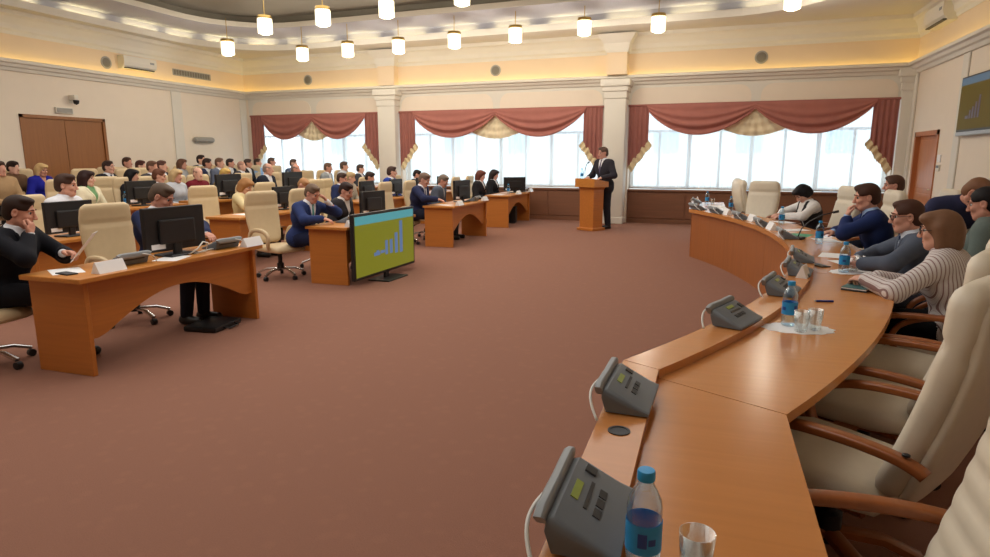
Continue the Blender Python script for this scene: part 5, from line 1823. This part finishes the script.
AUD = [  # x, y, tier, kind
    (-7.3, 9.9, 0, 'person with light brown hair bent down behind a dark monitor', 'shirt', (60, 62, 84), 'short', (176, 132, 92), dict(lean=24, hp=40)),
    (-7.3, 11.44, 0, 'bearded man in a navy suit in the second row', 'suit', (44, 54, 92), 'short', (70, 54, 46), dict(beard=True, lod=1, hp=12)),
    (-7.4, 11.95, 0, 'person with fair hair right of the bearded man', 'shirt', (176, 166, 150), 'full', (186, 160, 120), dict(hp=16)),
    (-7.3, 12.55, 0, 'person with dark hair in charcoal left of the man in bright blue', 'suit', (56, 50, 54), 'full', (60, 46, 44), dict(hp=18, lean=10)),
    (-7.2, 13.4, 0, 'man in a bright blue suit and white shirt before the left column', 'suit', (40, 64, 150), 'short', (72, 54, 48), dict(lod=1, hp=6, s=1.08)),
    (-7.3, 15.0, 0, 'man with dark hair half hidden behind the man in navy', 'suit', (50, 54, 70), 'short', (42, 34, 34), dict(hp=20)),
    (-9.06, 7.28, 0.12, 'woman in a cream jacket and green top with long dark hair', 'blazer', (226, 218, 188), 'long', (52, 34, 32), dict(female=True, lod=1, shirt=(110, 150, 104), lean=-4, hp=4)),
    (-9.6, 8.5, 0.12, 'woman with black hair left of the man in navy in the third row', 'shirt', (34, 32, 36), 'bob', (30, 26, 28), dict(female=True, hp=6)),
    (-9.0, 8.42, 0.12, 'man in navy with reddish brown hair behind the man with bowed head', 'suit', (30, 38, 66), 'short', (104, 66, 50), dict(lod=1, hp=14, lean=10, kn=0.08)),
    (-9.1, 8.95, 0.12, 'woman with blond hair in a pale grey top in the third row', 'shirt', (190, 196, 204), 'bob', (196, 168, 124), dict(female=True, hp=8, kn=0.07)),
    (-9.1, 9.5, 0.12, 'balding man in dark red in the third row', 'shirt', (110, 28, 40), 'thin', (150, 120, 104), dict(hp=6, hy=-15)),
    (-9.15, 10.18, 0.12, 'person with curly blond hair behind the woman in the beige jacket', 'shirt', (130, 110, 80), 'full', (206, 172, 100), dict(female=True, hp=18, kn=0.08)),
    (-9.08, 11.4, 0.12, 'balding man in a dark suit before the left window', 'suit', (36, 40, 54), 'thin', (150, 130, 120), dict(hp=10, s=1.05)),
    (-9.08, 12.4, 0.12, 'grey haired balding man in a dark suit before the left window', 'suit', (48, 52, 64), 'thin', (130, 112, 104), dict(hp=8, s=1.03)),
    (-9.05, 15.25, 0.12, 'man in dark grey before the right edge of the left window', 'suit', (66, 68, 76), 'short', (78, 62, 56), dict(hp=6)),
    (-9.6, 14.45, 0.12, 'man with brown hair before the left window centre', 'suit', (150, 156, 160), 'short', (116, 90, 76), dict(hp=8, s=1.04)),
    (-9.5, 15.1, 0.12, 'man with dark hair in white right of the window centre', 'shirt', (196, 202, 210), 'short', (90, 70, 62), dict(hp=4, s=1.06)),
    (-10.9, 7.2, 0.24, 'person in a tan top cut by the left edge of the picture', 'shirt', (170, 140, 104), 'full', (70, 52, 44), dict(hp=4)),
    (-12.4, 8.4, 0.24, 'person in a brown jacket with dark hair left of the wooden door', 'shirt', (112, 84, 62), 'full', (50, 36, 32), dict(hp=8)),
    (-12.0, 8.65, 0.24, 'woman with blond hair in a royal blue dress before the wooden door', 'blouse', (34, 38, 150), 'bob', (212, 180, 128), dict(female=True, lod=1, hp=10, s=0.98)),
    (-10.9, 9.15, 0.24, 'man in a dark suit with white shirt before the right edge of the door', 'suit', (30, 32, 42), 'short', (60, 44, 40), dict(lod=1, hp=2)),
    (-12.6, 11.1, 0.24, 'person with brown hair at the wall right of the door', 'shirt', (90, 84, 88), 'short', (80, 58, 50), dict(hp=2, s=1.05)),
    (-12.0, 10.85, 0.24, 'person with dark hair in grey right of the door', 'shirt', (140, 146, 150), 'full', (84, 50, 44), dict(hp=4)),
    (-10.2, 9.48, 0.24, 'man with brown hair in charcoal behind the man in navy', 'suit', (70, 68, 72), 'short', (112, 82, 66), dict(hp=6)),
    (-10.9, 10.4, 0.24, 'person with chestnut hair in black in the back rows', 'suit', (34, 34, 38), 'short', (96, 66, 58), dict(hp=4)),
    (-12.4, 12.4, 0.24, 'woman with brown hair in pale grey at the left wall', 'shirt', (170, 172, 176), 'bob', (110, 78, 64), dict(female=True, hp=2, s=1.04)),
    (-12.8, 13.5, 0.24, 'tallest man with dark hair at the left wall', 'suit', (60, 66, 78), 'short', (58, 46, 44), dict(hp=0, s=1.10)),
    (-11.9, 12.75, 0.24, 'man with dark hair and blue jacket by the left wall', 'suit', (52, 58, 88), 'full', (62, 48, 46), dict(hp=6, s=1.03)),
    (-11.5, 12.75, 0.24, 'man with short brown hair in grey blue by the wall tube', 'suit', (96, 104, 124), 'short', (120, 92, 78), dict(hp=4, s=1.04)),
    (-12.5, 14.2, 0.24, 'person with dark hair at the wall under the tube shaped unit', 'suit', (44, 46, 56), 'short', (58, 46, 44), dict(hp=4, s=1.03)),
    (-11.0, 12.9, 0.24, 'bald man with pink face near the far left corner', 'suit', (60, 58, 66), 'crop', (176, 136, 120), dict(hp=2, s=0.98)),
    (-12.0, 14.35, 0.24, 'person in black right of the bald man in the far left corner', 'suit', (34, 36, 44), 'short', (74, 60, 58), dict(hp=4, s=1.02)),
    (-12.7, 15.55, 0.24, 'man in pale blue beside the curtain in the far left corner', 'shirt', (150, 176, 210), 'short', (74, 58, 52), dict(hp=0, s=1.03)),
    (-12.0, 15.3, 0.24, 'person in grey before the left end of the left window', 'shirt', (120, 126, 132), 'short', (100, 80, 72), dict(hp=2, s=1.05)),
    (-10.9, 14.85, 0.24, 'man in slate blue before the middle of the left window', 'suit', (78, 92, 120), 'short', (100, 82, 74), dict(hp=4, s=1.02)),
]
SK = [(214, 164, 142), (206, 152, 132), (220, 174, 152), (200, 148, 126)]
for i, (x, y, z, lab, top, jac, hair, hc, kw) in enumerate(AUD):
    kw = dict(kw)
    lod = kw.pop('lod', 2)
    kw.setdefault('shirt', (222, 224, 228))
    kw.setdefault('lean', 4 + (i * 5) % 7)
    kw.setdefault('hy', ((i * 37) % 25) + 2)
    person(lab, (x, y, z), EA + R(((i * 53) % 17) - 2), lod, top, jac, hair=hair, hcol=hc, skin=SK[i % 4], tie=(50, 50, 80) if top == 'suit' else None, **kw)
    chair_for(x - 0.22, y - 0.06, EA - R(8 + (i * 7) % 9), z, 'cream office chair of the ' + lab.split(' ', 1)[1] if len(lab.split()) < 10 else 'cream office chair of the ' + ' '.join(lab.split()[1:9]))

# --- speaker
person('man in a dark suit standing and speaking at the lectern', (-2.27, 14.58, 0), R(142), 1, 'suit', (50, 48, 56), (228, 228, 232), (90, 84, 110), (42, 41, 48), 'short', (92, 72, 62), (206, 156, 138),
       lean=3, hp=6, hy=-14, stand=True, s=1.10, LH=dict(p=(-0.2, 0.26, 1.06), d=(0.1, 1, -0.2), n=(0, 0, -1)), RH=dict(p=(0.2, 0.26, 1.06), d=(-0.1, 1, -0.2), n=(0, 0, -1)))
# --- right side
M_STRIPE = striped('striped_blouse', (214, 208, 206), (140, 112, 110), (180, 164, 162))
person('woman in a striped blouse and glasses at the curved table, hands on a notebook', (1.50, 4.50, 0), R(60), 0, 'shirt', (206, 200, 198), (200, 200, 200), None, (18, 17, 20), 'bob', (120, 88, 66), (214, 164, 142),
       lean=12, hp=6, hy=8, glasses=True, female=True, topmat=M_STRIPE, s=1.0, LH=dict(p=(-0.17, 0.47, 0.80), e=(-0.75, -0.35, -0.42), d=(0.45, 1, 0.0), n=(0.3, 0, -1), c=30), RH=dict(p=(-0.04, 0.45, 0.825), e=(0.75, -0.35, -0.42), d=(-0.7, 1, 0.0), n=(-0.3, 0, -1), c=30))
person('man in a grey suit and glasses beside the woman in stripes', (1.58, 5.42, 0), R(82), 0, 'suit', (84, 92, 108), (206, 216, 230), (44, 60, 100), (60, 64, 76), 'short', (78, 52, 42), (212, 160, 140),
       lean=14, hp=8, hy=4, glasses=True, LH=dict(p=(-0.2, 0.44, 0.82), d=(0.6, 1, -0.1), n=(0, 0, -1)), RH=dict(p=(0.12, 0.44, 0.79), d=(-0.4, 1, -0.1), n=(0, 0, -1)))
person('man in a navy suit resting his chin on his hand', (1.66, 7.0, 0), R(84), 1, 'suit', (32, 48, 96), (160, 190, 226), None, (34, 44, 80), 'full', (72, 48, 38), (214, 160, 138),
       lean=16, hp=10, hy=6, s=1.05, LH=dict(p=(-0.03, 0.33, 0.98), d=(0.2, -0.12, 1), n=(0.1, -1, 0), c=50, e=(-0.7, 0.5, -0.6)), RH=dict(p=(0.1, 0.42, 0.80), d=(-0.5, 1, -0.1), n=(0, 0, -1)))
person('woman in a dark vest and white blouse with black hair, head bowed', (1.42, 9.66, 0), R(108), 1, 'vest', (52, 50, 52), (226, 224, 222), None, (34, 34, 38), 'black_bob', (30, 26, 30), (216, 168, 150),
       lean=16, hp=46, female=True, RH=dict(p=(0.12, 0.44, 0.79), d=(-0.4, 1, 0), n=(0, 0, -1)), LH=dict(p=(-0.1, 0.46, 0.79), d=(0.4, 1, 0), n=(0, 0, -1)))
person('man in a navy jacket bending down to the woman with tied hair', (2.03, 6.8, 0), R(188), 1, 'shirt', (50, 54, 84), (200, 206, 220), None, (44, 46, 60), 'short', (128, 90, 66), (208, 152, 130),
       lean=50, hp=42, hy=42, stand=True, s=0.99, LH=dict(p=(-0.2, 0.45, 0.80), d=(0, 0.3, -1), n=(1, 0, 0)), RH=dict(p=(0.2, 0.4, 0.8), d=(0, 0.3, -1), n=(-1, 0, 0)))
person('woman in a grey green top with tied black hair by the right wall', (2.2, 5.98, 0), R(60), 1, 'shirt', (104, 116, 112), (200, 200, 200), None, (60, 50, 50), 'pony', (30, 26, 28), (206, 150, 130), lean=8, hp=14, female=True, s=1.07)
person('man in a blue jacket with brown hair behind the chin resting man', (2.3, 9.2, 0), R(75), 1, 'suit', (38, 56, 110), (200, 206, 220), None, (40, 44, 60), 'short', (84, 58, 46), (208, 152, 132), lean=6, hp=6, hy=10, s=1.06)
